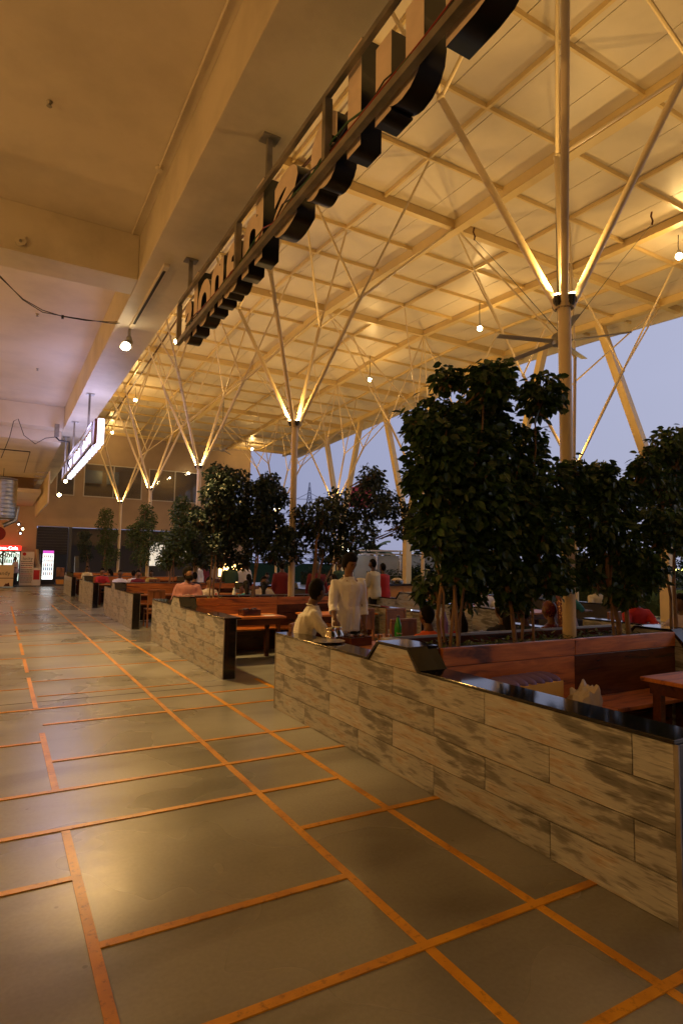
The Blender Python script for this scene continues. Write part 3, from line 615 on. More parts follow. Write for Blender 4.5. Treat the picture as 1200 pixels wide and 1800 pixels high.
# ================================================================== BOOTH WALLS
TW, TH, G = 1.08, .2125, .0055
tile_cache = {}
def tile_mesh(wd, h):
    k = (round(wd, 3), round(h, 3))
    if k not in tile_cache: tile_cache[k] = MB().box(-.009, 0, 0, wd-G, 0, h-G).mesh('tile', 'tile', bevel=.0012)
    return tile_cache[k]
def booth_wall(x, y0, y1, yh, label, wide=.26, ph=0., tiles=True, trim=True):
    t = thing('booth_wall', label, 'low wall', (x, y0, 0), 0, 'low tiled walls of the seating booths')
    H, HH, T = .85, 1.012, .17; L = y1-y0; a = yh-y0
    prof = [(0, 0), (L, 0), (L, H), (a+.38, H), (a+.21, HH), (a-.21, HH), (a-.37, H), (0, H)]
    MB().prism(prof, 'x', .0, T).build('core', 'grout', t)
    cap = MB(); o = .008
    pl = [(-o, H), (a-.37, H), (a-.21, HH), (a+.21, HH), (a+.38, H), (L+o, H)]
    lo = pl; hi = [(p[0]+d, p[1]+.022) for p, d in zip(pl, (0, -.012, -.012, .012, .012, 0))]
    for i in range(5):
        q4 = [lo[i], lo[i+1], hi[i+1], hi[i]]
        wd = T+.01 if i in (1, 3) else wide
        cap.prism(q4, 'x', -.018, wd if i != 2 else T+.13)
    cap.build('granite_cap', 'granite', t, bevel=.003)
    # black sloped cheeks of the raised middle part
    MB().prism([(a-.37, H-.02), (a-.21, HH-.0), (a+.21, HH-.0), (a+.38, H-.02)], 'x', T+.002, T+.12).build('granite_cheek', 'granite', t)
    MB().box(0, T, -.022, -.002, 0, H+.0).build('end_jamb', 'granite', t, bevel=.002)
    MB().box(0, T, L+.002, L+.022, 0, H+.0).build('end_jamb', 'granite', t, bevel=.002)
    tr = MB()
    for yy in (-.024, L+.0): tr.box(-.012, -.001, yy, yy+.024, 0, H); tr.box(T+.001, T+.01, yy, yy+.024, 0, H)
    tr.build('steel_trim', 'steel_dull', t)
    if tiles:
        for row in range(4):
            z = H-TH*(row+1)
            off = (2.0 if row % 2 == 0 else 2.54)-1.78+ph
            ys = [0]; y = off % TW
            if y < .05: y += TW
            while y < L-.03: ys.append(y); y += TW
            ys.append(L)
            for u, v in zip(ys, ys[1:]):
                put('tile', tile_mesh(v-u, TH), t, (-.001, u+G/2, z+G/2))
        MB().prism([(a-.33, H+.003), (a-.205, HH-.006), (a+.205, HH-.006), (a+.34, H+.003)], 'x', -.010, -.001).build('tile', 'tile', t)
    return t
YH = [4.17, 11.2, 18.2, 25.2, 32.2]
ext = [(1.78, 6.56), (8.45, 13.1), (15.3, 19.8), (22.4, 26.4), (29.5, 33.0)]
wl = ['nearest low tiled wall along the walkway, its end by the right edge of the view', 'second low tiled wall along the walkway, in front of the bearded man', 'third low tiled wall along the walkway, greyish white', 'fourth low tiled wall along the walkway', 'farthest low tiled wall along the walkway, near the shuttered shop']
wr = ['low tiled wall on the far side of the nearest booths, with blue glinting slope', 'low tiled wall behind the purple bottle, black jamb towards the viewer', 'inner low tiled wall behind the second pair of booths', 'inner low tiled wall of the fourth row', 'inner low tiled wall of the last row']
w3 = ['low tiled wall in front of the man in red shirt', 'low tiled wall with a hump before the long yellow counter', 'low tiled wall in the middle of the court', None, None]
for k in range(5):
    y0, y1 = ext[k]
    booth_wall(2.89, y0, y1, YH[k], wl[k], ph=0 if k == 0 else -.36*k)
    booth_wall(6.43, y0, y1, YH[k], wr[k], wide=.19, tiles=(k < 3))
    if w3[k]: booth_wall(8.3, y0+(1.0 if k == 0 else 0), y1, YH[k]+(.3 if k == 1 else 0), w3[k], wide=.19, tiles=(k < 2))
    if k < 3: booth_wall(12.0, y0, y1, YH[k], ['outer', 'second outer', 'third outer'][k]+' low tiled wall towards the garden', wide=.19, tiles=False)

# ================================================================== PLANTERS AND BENCHES
def bench(x0, x1, y, d, label):    # back plane at y, seat towards d (-1 = nearer the viewer)
    t = thing('booth_bench', label, 'bench', (x0, y, 0), 0, 'wooden booth benches against the planters')
    L = x1-x0; n = 2; s = L/n
    for i in range(n):
        MB().box(i*s+.003, (i+1)*s-.003, -.02, .02, .86, 1.01).build('top_rail', 'wood', t, bevel=.006)
        m_ = MB().box(i*s+.003, (i+1)*s-.003, -.012, .018, .44, .855); m_.build('back_board', 'wood' if i == 0 else 'wood_dark' if d < 0 else 'wood', t, bevel=.003)
    ys = sorted((d*.02, d*.47))
    for i in range(n):
        MB().box(i*s+.003, (i+1)*s-.003, ys[0], ys[1], .42, .455).build('seat', 'wood', t, bevel=.008)
    yb = sorted((d*.06, d*.40))
    for xx in (.05, L/2-.03, L-.1): MB().box(xx, xx+.05, yb[0], yb[1], 0, .42).build('leg', 'wood_dark', t)
    return t
bl = [('nearest booth bench, its glossy brown back facing the viewer', 'bench behind the nearest planter where the women in saris sit'),
      ('bench whose brown back runs behind the second table', 'bench hidden behind the second planter'),
      ('bench of the third booth row facing the viewer', 'bench behind the third planter'), ('bench of the fourth booth row', 'bench behind the fourth planter'), ('bench of the last booth row', 'bench behind the last planter')]
pll = ['nearest planter box with thin trunks, dark soil and steel rim', 'planter box holding the slanting tree and the paired trees', 'third planter box from the viewer', 'fourth planter box from the viewer', 'last planter box by the end building']
for k in range(5):
    yh = YH[k]; x0, x1 = 3.2, 6.42
    bench(x0, x1, yh-.24, -1, bl[k][0]); bench(x0, x1, yh+.52, 1, bl[k][1])
    t = thing('planter_box', pll[k], 'planter', (x0, yh, 0), 0, 'long planter boxes between the benches'); L = x1-x0
    MB().box(0, L, -.2, -.16, 0, 1.0).box(0, L, .44, .48, 0, 1.0).build('side_panel', 'wood_dark', t)
    MB().box(-.02, L, -.158, .438, 0, .93).build('soil', 'soil', t, kind='stuff')
    MB().box(-.1, L, .478, .495, .985, 1.02).box(-.12, 0, -.2, .48, 1.0, 1.02).build('rim', 'steel_dull', t, bevel=.002)

# ================================================================== TABLES AND CHAIRS
def table(x0, x1, y0, y1, label):
    t = thing('dining_table', label, 'table', ((x0+x1)/2, (y0+y1)/2, 0), 0, 'wooden dining tables'); a, b = (x1-x0)/2, (y1-y0)/2
    MB().box(-a, a, -b, b, .725, .76).build('tabletop', 'wood', t, bevel=.006)
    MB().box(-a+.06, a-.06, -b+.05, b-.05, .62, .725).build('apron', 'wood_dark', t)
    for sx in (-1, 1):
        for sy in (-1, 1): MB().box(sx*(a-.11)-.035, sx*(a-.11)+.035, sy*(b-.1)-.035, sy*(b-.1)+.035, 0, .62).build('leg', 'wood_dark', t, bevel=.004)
    return t
table(4.88, 6.25, 2.62, 3.3, 'brown table in the nearest booth at the right edge of the view')
table(3.2, 4.6, 5.45, 6.2, 'table by the seated man in white, crowded with steel cups')
table(4.95, 6.25, 5.35, 6.1, 'table of the women in saris behind the near planter')
table(3.12, 4.4, 9.6, 10.3, 'brown table with a dark box of cups past the second wall')
table(4.9, 6.3, 9.6, 10.3, 'table right of the boy in white shirt, second row')
table(3.1, 4.5, 12.5, 13.2, 'table of the bearded man in pink')
table(4.8, 6.2, 13.0, 13.8, 'table of the woman in teal')
table(3.2, 4.5, 16.6, 17.2, 'table behind the third low wall'); table(4.9, 6.2, 16.6, 17.2, 'table of the third row away from the walkway')
table(3.2, 4.5, 20.2, 20.9, 'table behind the third planter'); table(3.2, 4.5, 23.7, 24.3, 'table behind the fourth low wall')
table(3.2, 4.5, 27.4, 28.0, 'table of the two persons in black'); table(3.2, 4.5, 30.6, 31.2, 'farthest table by the walkway')
table(8.6, 9.9, 5.2, 5.9, 'table of the man in red shirt'); table(8.7, 10.2, 8.6, 9.3, 'empty table beyond the nearest column, holding steel jugs')
table(8.6, 9.9, 16.4, 17.1, 'table in the middle court by the seated woman in red')
cb = MB
def make_chair():
    t = thing('dining_chair', 'x', 'chair', (0, 0, 0), 0, 'brown wooden dining chairs')
    MB().box(-.22, .22, -.22, .22, .43, .465).build('seat', 'wood_chair', t, bevel=.01)
    MB().box(-.185, .185, -.235, -.215, .60, .9).build('backrest', 'wood_chair', t, bevel=.006)
    MB().box(-.215, .215, -.245, -.205, .90, .945).build('top_rail', 'wood_chair', t, bevel=.01)
    for sx in (-1, 1):
        MB().box(sx*.2-.018, sx*.2+.018, -.243, -.207, 0, .9).build('leg', 'wood_chair', t, bevel=.004)
        MB().box(sx*.2-.018, sx*.2+.018, .18, .216, 0, .43).build('leg', 'wood_chair', t, bevel=.004)
    MB().box(-.18, .18, .19, .21, .3, .34).box(-.18, .18, -.235, -.215, .36, .4).build('stretcher', 'wood_chair', t)
    return t
ch0 = make_chair()
chairs = [(5.3, 8.75, 0, 'brown chair whose back shows right of the boy in white'), (5.9, 8.7, .1, 'dark chair just right of the chair beside the boy'), (3.5, 15.75, 0, 'brown chair at the near end of the third booth, right of its wall'),
          (5.1, 12.35, 0, 'chair left of the two chairs behind the second bench, under the teal woman'), (5.75, 12.3, 0, 'chair right behind the second bench, by the slim trunk'), (6.9, 17.7, .2, 'chair under the seated woman in red'),
          (6.3, 17.2, .5, 'small chair beside the glowing red tray'), (3.45, 6.75, -2.3, 'chair carrying the seated man in white'), (9.2, 6.4, 3.14, 'chair of the man in red shirt'), (8.75, 4.7, .2, 'chair of the woman in lavender at the right edge'),
          (3.75, 13.75, 3.14, 'chair of the bearded man in pink'), (4.5, 14.4, 3.14, 'chair of the woman in beige shawl'), (4.9, 5.0+1.6, 3.14, 'empty chair across the women in saris'), (3.7, 22.9, 0, 'chair behind the fourth booth wall'),
          (4.45, 22.95, 0, 'chair of the person in white with back to viewer'), (5.4, 24.6, 0, 'chair of the far person in yellow'), (4.0, 29.9, 0, 'chair near the last booth wall')]
for i, (x, y, r_, lb) in enumerate(chairs):
    if i == 0: ch0.location = (x, y, 0); ch0.rotation_euler = (0, 0, r_); ch0['label'] = lb
    else: dup(ch0, (x, y, 0), r_, lb)

# ================================================================== PEOPLE
mat('skin', (.19, .095, .055), .5, noise_s=14, noise_a=.12); mat('skin_dark', (.11, .055, .032), .5, noise_s=14, noise_a=.12)
mat('hair', (.006, .005, .004), .75); MATS['hair'].node_tree.nodes['Principled BSDF'].inputs['Specular IOR Level'].default_value = .15; mat('hair_grey', (.12, .115, .11), .6)
def cloth(name, col, rough=.85, check=False):
    if name in MATS: return name
    if not check: mat(name, col, rough, noise_s=5, noise_a=.16, bump=.35, bump_s=22); return name
    m = bpy.data.materials.new(name); m.use_nodes = True; n = m.node_tree; b = n.nodes['Principled BSDF']; L = n.links.new
    tc = nd(n, 'ShaderNodeTexCoord'); mp = nd(n, 'ShaderNodeMapping'); mp.inputs['Rotation'].default_value = (.3, .2, .5); L(tc.outputs['Object'], mp.inputs[0])
    ck = nd(n, 'ShaderNodeTexChecker'); ck.inputs['Scale'].default_value = 95; ck.inputs[1].default_value = (*col, 1); ck.inputs[2].default_value = (*[c*.62 for c in col], 1)
    L(mp.outputs[0], ck.inputs['Vector']); L(ck.outputs[0], b.inputs['Base Color']); b.inputs['Roughness'].default_value = rough; MATS[name] = m; return name
cloth('white_cloth', (.78, .79, .84)); cloth('check_cloth', (.74, .72, .66), check=True); cloth('navy_cloth', (.012, .014, .03)); cloth('black_cloth', (.008, .008, .009))
cloth('pink_cloth', (.30, .13, .13)); cloth('beige_cloth', (.5, .42, .34)); cloth('green_cloth', (.04, .09, .05)); cloth('maroon_cloth', (.16, .012, .02)); cloth('teal_cloth', (.02, .16, .19))
cloth('red_cloth', (.42, .02, .025)); cloth('orange_cloth', (.75, .12, .03)); cloth('dark_green_cloth', (.008, .025, .02)); cloth('lavender_cloth', (.42, .36, .5)); cloth('yellow_cloth', (.5, .4, .12)); cloth('cream_cloth', (.62, .57, .42))
def sari_mat():
    m = bpy.data.materials.new('sequin_cloth'); m.use_nodes = True; n = m.node_tree; b = n.nodes['Principled BSDF']; L = n.links.new
    tc = nd(n, 'ShaderNodeTexCoord'); v = nd(n, 'ShaderNodeTexVoronoi'); v.inputs['Scale'].default_value = 45; L(tc.outputs['Object'], v.inputs['Vector'])
    nz = nd(n, 'ShaderNodeTexNoise'); nz.inputs['Scale'].default_value = 5; L(tc.outputs['Object'], nz.inputs['Vector'])
    r1 = ramp(n, [(.28, (1, 1, 1)), (.34, (0, 0, 0))]); L(v.outputs['Distance'], r1.inputs[0]); r2 = ramp(n, [(.50, (0, 0, 0)), (.56, (1, 1, 1))]); L(nz.outputs[0], r2.inputs[0])
    mk = nd(n, 'ShaderNodeMixRGB', blend_type='MULTIPLY'); mk.inputs[0].default_value = 1; L(r1.outputs[0], mk.inputs[1]); L(r2.outputs[0], mk.inputs[2])
    mx = nd(n, 'ShaderNodeMixRGB'); mx.inputs[1].default_value = (.10, .006, .015, 1); mx.inputs[2].default_value = (.75, .5, .22, 1); L(mk.outputs[0], mx.inputs[0]); L(mx.outputs[0], b.inputs['Base Color'])
    L(mk.outputs[0], b.inputs['Metallic']); b.inputs['Roughness'].default_value = .45; MATS['sequin_cloth'] = m
sari_mat()
def remesh(mb, voxel, smooth=1, disp=0.):
    me = bpy.data.meshes.new('tmp'); me.from_pydata(mb.v, [], mb.f)
    bm = bmesh.new(); bm.from_mesh(me); bmesh.ops.recalc_face_normals(bm, faces=bm.faces); bm.to_mesh(me); bm.free()
    o = bpy.data.objects.new('tmp', me); COL.objects.link(o)
    md = o.modifiers.new('r', 'REMESH'); md.mode = 'VOXEL'; md.voxel_size = voxel
    sm = o.modifiers.new('s', 'SMOOTH'); sm.iterations = 2+smooth; sm.factor = .5
    bpy.context.view_layer.update()
    m2 = bpy.data.meshes.new_from_object(o.evaluated_get(bpy.context.evaluated_depsgraph_get()))
    bpy.data.objects.remove(o); bpy.data.meshes.remove(me)
    if disp:
        for v in m2.vertices:
            c = v.co; k = noise.noise(Vector((c.x*9, c.y*9, c.z*4.5)))*.7+(.5-abs(noise.noise(Vector((c.x*15+4, c.y*15, c.z*6+c.x*5)))))*.9-.3
            v.co = c+v.normal*disp*k
    return m2
def head_fn(p):
    x, y, z = p
    q = Vector((x, y, z))
    if z < 0: q.x *= 1+.30*z; q.y *= 1+.10*z          # narrower jaw
    if y > .2: q.y *= .93
    if y > .75 and abs(x) < .26 and -.45 < z < .12: q.y += .26*(1-abs(x)/.26)*(1-abs((z+.22)/.34)*.9 if z > -.5 else 0)   # nose
    if y > .5 and .02 < z < .22 and .16 < abs(x) < .55: q.y -= .09       # sockets
    if y > .6 and z < -.72: q.y += .06
    if y > .6 and -.60 < z < -.48 and abs(x) < .35: q.y -= .03           # mouth
    return q
def hand_into(mb, wrist, direction, up, side, curl=.5, s=1.):
    d = Vector(direction).normalized(); u = Vector(up).normalized(); r = d.cross(u).normalized()*side; u = (r.cross(d)*side).normalized()
    w0 = Vector(wrist)
    def P(a, b, c): return w0+(r*a+d*b+u*c)*s
    mb.tube([P(0, -.02, 0), P(0, .03, 0), P(0, .085, -.004)], [.026*s, .036*s, .036*s], 8, flat=.48)
    for i, (x, ln) in enumerate(((-.030, .062), (-.011, .074), (.009, .070), (.028, .054))):
        a1 = curl*.5; a2 = curl*1.2; p0 = P(x, .075, 0); l1, l2, l3 = ln*.45, ln*.32, ln*.25
        p1 = P(x*1.08, .075+l1*math.cos(a1), -l1*math.sin(a1)); p2 = p1+(d*math.cos(a2)-u*math.sin(a2))*l2*s; p3 = p2+(d*math.cos(a2*1.5)-u*math.sin(a2*1.5))*l3*s
        mb.tube([p0, p1, p2, p3], [.0095*s, .0088*s, .008*s, .0062*s], 6)
    mb.tube([P(-.022, .012, -.004), P(-.047, .038, -.012), P(-.052, .068, -.02), P(-.045, .09, -.026)], [.013*s, .0105*s, .0092*s, .007*s], 6)
def person(label, x, y, rz_, pose='stand', shirt='white_cloth', legs='navy_cloth', hair='short', skin='skin', h=1.7, lean=.06, arms='down', sleeve='long', near=False, turn=0., group=None, hair_mat='hair', z0=0., nod=0.):
    s = h/1.7; t = thing('person', label, 'person', (x, y, z0), rz_, group)
    V3 = Vector
    if pose == 'stand':
        pel, wst, cht, nck = V3((0, 0, .93)), V3((0, lean*.15, 1.07)), V3((0, lean*.5, 1.27)), V3((0, lean*.8, 1.43)); hd = V3((0, lean+.025, 1.60))
        knees = [V3((sx*.10, .02, .50)) for sx in (-1, 1)]; ank = [V3((sx*.11, -.02, .09)) for sx in (-1, 1)]
    else:
        pel, wst, cht, nck = V3((0, 0, .53)), V3((0, lean*.3, .68)), V3((0, lean*.75, .88)), V3((0, lean*1.1, 1.03)); hd = V3((0, lean*1.25+.03, 1.20))
        knees = [V3((sx*.13, .42, .50)) for sx in (-1, 1)]; ank = [V3((sx*.12, .40, .09)) for sx in (-1, 1)]
    sh = [nck+V3((sx*.172, -.005, -.075)) for sx in (-1, 1)]
    if arms == 'down': el = [a+V3((sx*.055, -.03, -.27)) for a, sx in zip(sh, (-1, 1))]; wr = [a+V3((sx*.005, .06, -.235)) for a, sx in zip(el, (-1, 1))]
    elif arms == 'table': el = [a+V3((sx*.06, .17, -.20)) for a, sx in zip(sh, (-1, 1))]; wr = [V3((-sx*.0+sx*.10, el[0].y+.21, el[0].z+.005)) for sx in (-1, 1)]
    elif arms == 'fold': el = [a+V3((sx*.05, .16, -.22)) for a, sx in zip(sh, (-1, 1))]; wr = [V3((el[1].x-.20, el[1].y+.16, el[1].z+.03)) if sx == -1 else V3((el[0].x+.17, el[0].y+.12, el[0].z+.03)) for sx in (-1, 1)]; wr = [wr[1], wr[0]]
    elif arms == 'chest': el = [a+V3((sx*.09, .05, -.25)) for a, sx in zip(sh, (-1, 1))]; wr = [V3((sx*.06, el[0].y+.20, el[0].z+.10)) for sx in (-1, 1)]
    elif arms == 'front': el = [a+V3((sx*.05, .04, -.26)) for a, sx in zip(sh, (-1, 1))]; wr = [a+V3((-sx*.05, .21, .02)) for a, sx in zip(el, (-1, 1))]
    elif arms == 'reach': el = [sh[0]+V3((-.05, -.03, -.27)), sh[1]+V3((.06, .07, -.255))]; wr = [el[0]+V3((0, .05, -.235)), el[1]+V3((.03, .17, -.165))]
    th = Matrix.Rotation(turn, 3, 'Z') @ Matrix.Rotation(-nod, 3, 'X')
    vx = .012 if near else .024
    def torso(g):
        m_ = MB(); m_.ring_loft([(pel+V3((0, 0, -.10)), .115+g, .095+g), (pel, .158+g, .115+g), (wst, .142+g, .105+g), ((wst+cht)/2, .155+g, .112+g), (cht, .172+g, .118+g), (cht+(nck-cht)*.5, .178+g, .11+g), (nck+V3((0, -.005, -.055)), .168+g, .085+g*.8), (nck+V3((0, -.005, -.02)), .115+g, .068+g*.6), (nck+V3((0, 0, .015)), .06+g*.5, .056+g*.5)])
        return m_
    def arm(m_, g, f0, f1):
        for a, e, w in zip(sh, el, wr):
            m_.tube([a+V3((-.05 if a.x > 0 else .05, 0, .0)), a, a+(e-a)*.5, e]+([e+(w-e)*.5, e+(w-e)*f1] if f1 > 0 else []), [.046+g, .052+g, .047+g, .041+g]+([.038+g*1.1, .028+g*1.3] if f1 > 0 else []), 10)
            m_.sphere(a, .050+g, 10, 7)
    # body
    b = torso(0); arm(b, 0, 0, 1.0)
    for kx, (k_, a_) in enumerate(zip(knees, ank)):
        sx = -1 if kx == 0 else 1; hp = pel+V3((sx*.085, .0, -.03))
        b.tube([hp, hp+(k_-hp)*.5, k_, k_+(a_-k_)*.4, a_], [.085, .072, .052, .05, .036], 10)
        b.tube([a_+V3((0, -.05, -.05)), a_+V3((0, .05, -.045)), a_+V3((0, .15, -.06))], [.034, .038, .028], 8, flat=.8)
    b.tube([nck+V3((0, -.01, -.05)), nck+V3((0, 0, .06)), hd+V3((0, -.015, -.06))], [.058, .052, .055], 10)
    me = remesh(b, vx)
    hm = MB(); hm.sphere((0, 0, 0), (.073, .094, .115), 26 if near else 16, 20 if near else 12, fn=head_fn)
    for sx in (-1, 1): hm.sphere((sx*.074, -.005, -.005), (.012, .02, .03), 8, 6)
    M4 = Matrix.Translation(hd) @ th.to_4x4(); hm.xform(M4)
    for kx, (e, w) in enumerate(zip(el, wr)):
        dv = (w-e).normalized(); sx = -1 if kx == 0 else 1
        if near or True: hand_into(hm, w, dv+V3((0, 0, -.15 if arms in ('down',) else -.1)), V3((sx*.9, 0, .1)) if arms == 'down' else V3((0, -.1, 1)), sx if arms == 'down' else sx, .55)
    bm = bmesh.new(); bm.from_mesh(me); m3 = bpy.data.meshes.new('h'); m3.from_pydata(hm.v, [], hm.f); bm.from_mesh(m3); bmesh.ops.recalc_face_normals(bm, faces=bm.faces[:]); bm.to_mesh(me); bm.free()
    me.materials.clear(); me.materials.append(MATS[skin]); me.polygons.foreach_set('use_smooth', [True]*len(me.polygons))
    sc3 = (s, s, s); put('body', me, t, scale=sc3)
    # clothes
    g = .013 if near else .018; m_ = torso(g)
    if pose == 'stand': m_.ring_loft([(pel+V3((0, 0, -.16)), .165+g, .125+g), (pel, .168+g, .125+g), (wst, .150+g, .112+g)])
    arm(m_, g, 0, {'long': .93, 'rolled': .35, 'short': 0}[sleeve])
    me = remesh(m_, vx, disp=.022 if near else .012); me.materials.clear(); me.materials.append(MATS[shirt]); me.polygons.foreach_set('use_smooth', [True]*len(me.polygons)); so = put('shirt', me, t, scale=sc3)
    if near:
        cm = MB()
        for sx in (-1, 1): cm.tube([nck+V3((sx*.0, -.062, .035)), nck+V3((sx*.055, -.02, .03)), nck+V3((sx*.05, .045, .0)), nck+V3((sx*.018, .082, -.055))], [.012, .014, .015, .008], 6, flat=.5)
        c_ = cm.build('collar', shirt, so, smooth='all')
        bmb = MB()
        for i in range(5): zz = nck.z-.09-.085*i; yy = cht.y+.128-(.01 if i > 2 else 0); bmb.sphere((.006, yy+.006, zz), .006, 6, 4)
        if pose == 'stand': bmb.build('button', 'letter_face', so)
        if sleeve == 'rolled':
            for e, w in zip(el, wr): p = e+(w-e)*.33; MB().tube([p, p+(w-e)*.16], [.058, .056], 12).build('cuff', shirt, so, smooth=True)
    m_ = MB()
    for kx, (k_, a_) in enumerate(zip(knees, ank)):
        sx = -1 if kx == 0 else 1; hp = pel+V3((sx*.085, .0, -.03))
        m_.tube([hp, hp+(k_-hp)*.5, k_, k_+(a_-k_)*.5, a_+V3((0, 0, .02))], [.10, .088, .07, .066, .062], 10)
    m_.ring_loft([(pel+V3((0, 0, -.12)), .15, .12), (pel, .168, .126), (pel+V3((0, 0, .08)), .152, .115)])
    me = remesh(m_, vx*1.2, disp=.006); me.materials.clear(); me.materials.append(MATS[legs]); me.polygons.foreach_set('use_smooth', [True]*len(me.polygons)); put('trousers', me, t, scale=sc3)
    sho = MB()
    for a_ in ank: sho.tube([a_+V3((0, -.07, -.055)), a_+V3((0, .05, -.05)), a_+V3((0, .18, -.06))], [.042, .046, .03], 10, flat=.85)
    sho.build('shoe', 'black', t, smooth='all', kind='part').scale = sc3
    # hair
    hmb = MB()
    def hf(p):
        q = head_fn(p)*1.0
        k = 1.0+.05*noise.noise(Vector((p.x*4, p.y*4, p.z*4+len(label))))
        if p.y > .35 and p.z < .42: k = .8         # clear of the face
        if p.z < -.35 and p.y > -.2: k = .8
        return q*k
    sc_ = {'short': (.083, .102, .127), 'thick': (.096, .116, .140), 'turban': (.100, .118, .145), 'long': (.09, .112, .13), 'bun': (.085, .106, .128), 'cap': (.088, .106, .128)}[hair]
    hmb.sphere((0, -.010, .012), sc_, 26 if near else 16, 18 if near else 12, fn=hf)
    if hair == 'bun': hmb.sphere((0, -.12, -.02), .048, 10, 8)
    if hair == 'long': hmb.tube([(0, -.07, .03), (0, -.115, -.08), (0, -.12, -.22), (0, -.11, -.38)], [.07, .085, .075, .03], 12, flat=.6)
    hmb.xform(M4); hmb.build('hair', hair_mat, t, smooth='all').scale = sc3
    if near:
        fb = MB()
        for sx in (-1, 1): fb.tube([(sx*.012, .088, .024), (sx*.03, .086, .031), (sx*.05, .072, .022)], [.003, .004, .002], 6)
        fb.xform(M4); fb.build('eyebrow', 'hair', t).scale = sc3
        for sx in (-1, 1): MB().sphere((sx*.029, .076, .008), (.011, .008, .007), 8, 6).xform(M4).build('eye', mat('eye_dark', (.03, .02, .018), .2), t, smooth='all').scale = sc3
        MB().tube([(-.024, .079, -.060), (0, .090, -.058), (.024, .079, -.060)], [.003, .006, .003], 6).xform(M4).build('lips', mat('lips', (.16, .05, .04), .5), t, smooth='all').scale = sc3
    return t, M4, sc3
PI = math.pi
person('man in cream checked shirt seated with folded arms beside the nearest low wall', 3.14, 6.50, R(-112), 'sit', 'check_cloth', 'black_cloth', 'short', 'skin_dark', 1.92, .13, 'fold', 'long', True, R(35))
person('boy in loose white shirt standing at the table, one hand resting on it', 4.0, 6.85, R(172), 'stand', 'white_cloth', 'black_cloth', 'thick', 'skin', 1.79, .06, 'reach', 'rolled', True, R(18), nod=R(22))
t, M4, s3 = person('bearded man in pink shirt holding his hands together at the table', 3.62, 13.1, R(165), 'sit', 'pink_cloth', 'navy_cloth', 'thick', 'skin', 2.0, .03, 'chest', 'long', False, R(40))
MB().sphere((0, .028, -.075), (.07, .085, .062), 12, 9).xform(M4).build('beard', 'hair', t, smooth='all').scale = s3
person('woman in beige shawl leaning on the table right of the bearded man', 4.42, 14.35, R(190), 'sit', 'beige_cloth', 'beige_cloth', 'bun', 'skin', 1.68, .10, 'table', 'long')
person('man standing in white shirt half behind the third column', 6.0, 20.8, R(170), 'stand', 'white_cloth', 'navy_cloth', 'short', 'skin', 1.72)
person('person in dark red standing behind the man by the third column', 6.75, 22.3, R(20), 'stand', 'maroon_cloth', 'navy_cloth', 'short', 'skin_dark', 1.72)
person('man in dark green shirt standing with his back turned', 6.4, 18.3, R(-15), 'stand', 'green_cloth', 'black_cloth', 'short', 'skin_dark', 1.7, arms='front')
person('man in white shirt standing beside the one in dark green', 6.98, 18.7, R(-35), 'stand', 'white_cloth', 'black_cloth', 'short', 'skin_dark', 1.72, arms='front')
person('man in dark red shirt standing just left of the second column', 6.32, 14.1, R(-10), 'stand', 'maroon_cloth', 'black_cloth', 'short', 'skin_dark', 1.70)
person('grey haired man in dark red shirt by the slanting tree', 6.95, 13.4, R(-20), 'stand', 'maroon_cloth', 'black_cloth', 'short', 'skin_dark', 1.70, hair_mat='hair_grey')
person('woman in teal with long hair seated with her back to the viewer', 4.85, 12.75, R(-8), 'sit', 'teal_cloth', 'teal_cloth', 'long', 'skin', 1.62, .05, 'table', 'long')
person('woman in beige seated right beside the teal woman', 5.3, 12.85, R(-25), 'sit', 'beige_cloth', 'teal_cloth', 'long', 'skin', 1.58, .05, 'table', 'long')
person('woman in red seated on a brown chair beyond the paired trees', 6.9, 17.85, R(10), 'sit', 'red_cloth', 'navy_cloth', 'long', 'skin', 1.66, .06, 'table')
person('person in black seated at the middle table beyond the paired trees', 7.9, 18.9, R(160), 'sit', 'black_cloth', 'navy_cloth', 'short', 'skin_dark', 1.7, .06, 'table')
person('man in pale shirt standing before the yellow counter', 8.25, 12.75, R(20), 'stand', 'cream_cloth', 'navy_cloth', 'short', 'skin_dark', 1.78, .05, 'front', 'long', False, R(20))
person('person in red standing right behind the man in pale shirt', 9.05, 13.5, R(15), 'stand', 'red_cloth', 'black_cloth', 'short', 'skin_dark', 1.68, .05, 'front')
person('worker in green shirt standing behind the yellow counter', 9.6, 17.0, R(190), 'stand', 'green_cloth', 'black_cloth', 'cap', 'skin_dark', 1.72, .05, 'front')
person('person in bright orange seated behind the nearest planter', 4.05, 5.08, R(10), 'sit', 'orange_cloth', 'navy_cloth', 'short', 'skin_dark', 1.62, .08, 'table', 'short')
person('woman in red seated next to the person in orange', 4.5, 5.12, R(0), 'sit', 'red_cloth', 'maroon_cloth', 'long', 'skin_dark', 1.58, .10, 'table', 'short')
person('person in dark navy seated behind the thin near trunks', 5.15, 5.15, R(-5), 'sit', 'navy_cloth', 'navy_cloth', 'long', 'skin_dark', 1.66, .04, 'table')
person('woman in dark green with a red scarf seated left of the nearest column', 5.60, 5.12, R(8), 'sit', 'dark_green_cloth', 'dark_green_cloth', 'short', 'skin_dark', 1.60, .14, 'table')
t, M4, s3 = person('woman in maroon gold sequinned sari seated right of the nearest column', 6.02, 5.12, R(10), 'sit', 'sequin_cloth', 'sequin_cloth', 'cap', 'skin', 1.62, .10, 'table', hair_mat='sequin_cloth')
MB().tube([(0, .02, 1.33), (0, -.06, 1.26), (0, -.10, 1.08), (.03, -.12, .85), (.02, -.13, .6)], [.06, .12, .14, .17, .17], 12, flat=.75).build('veil', 'sequin_cloth', t, smooth='all')
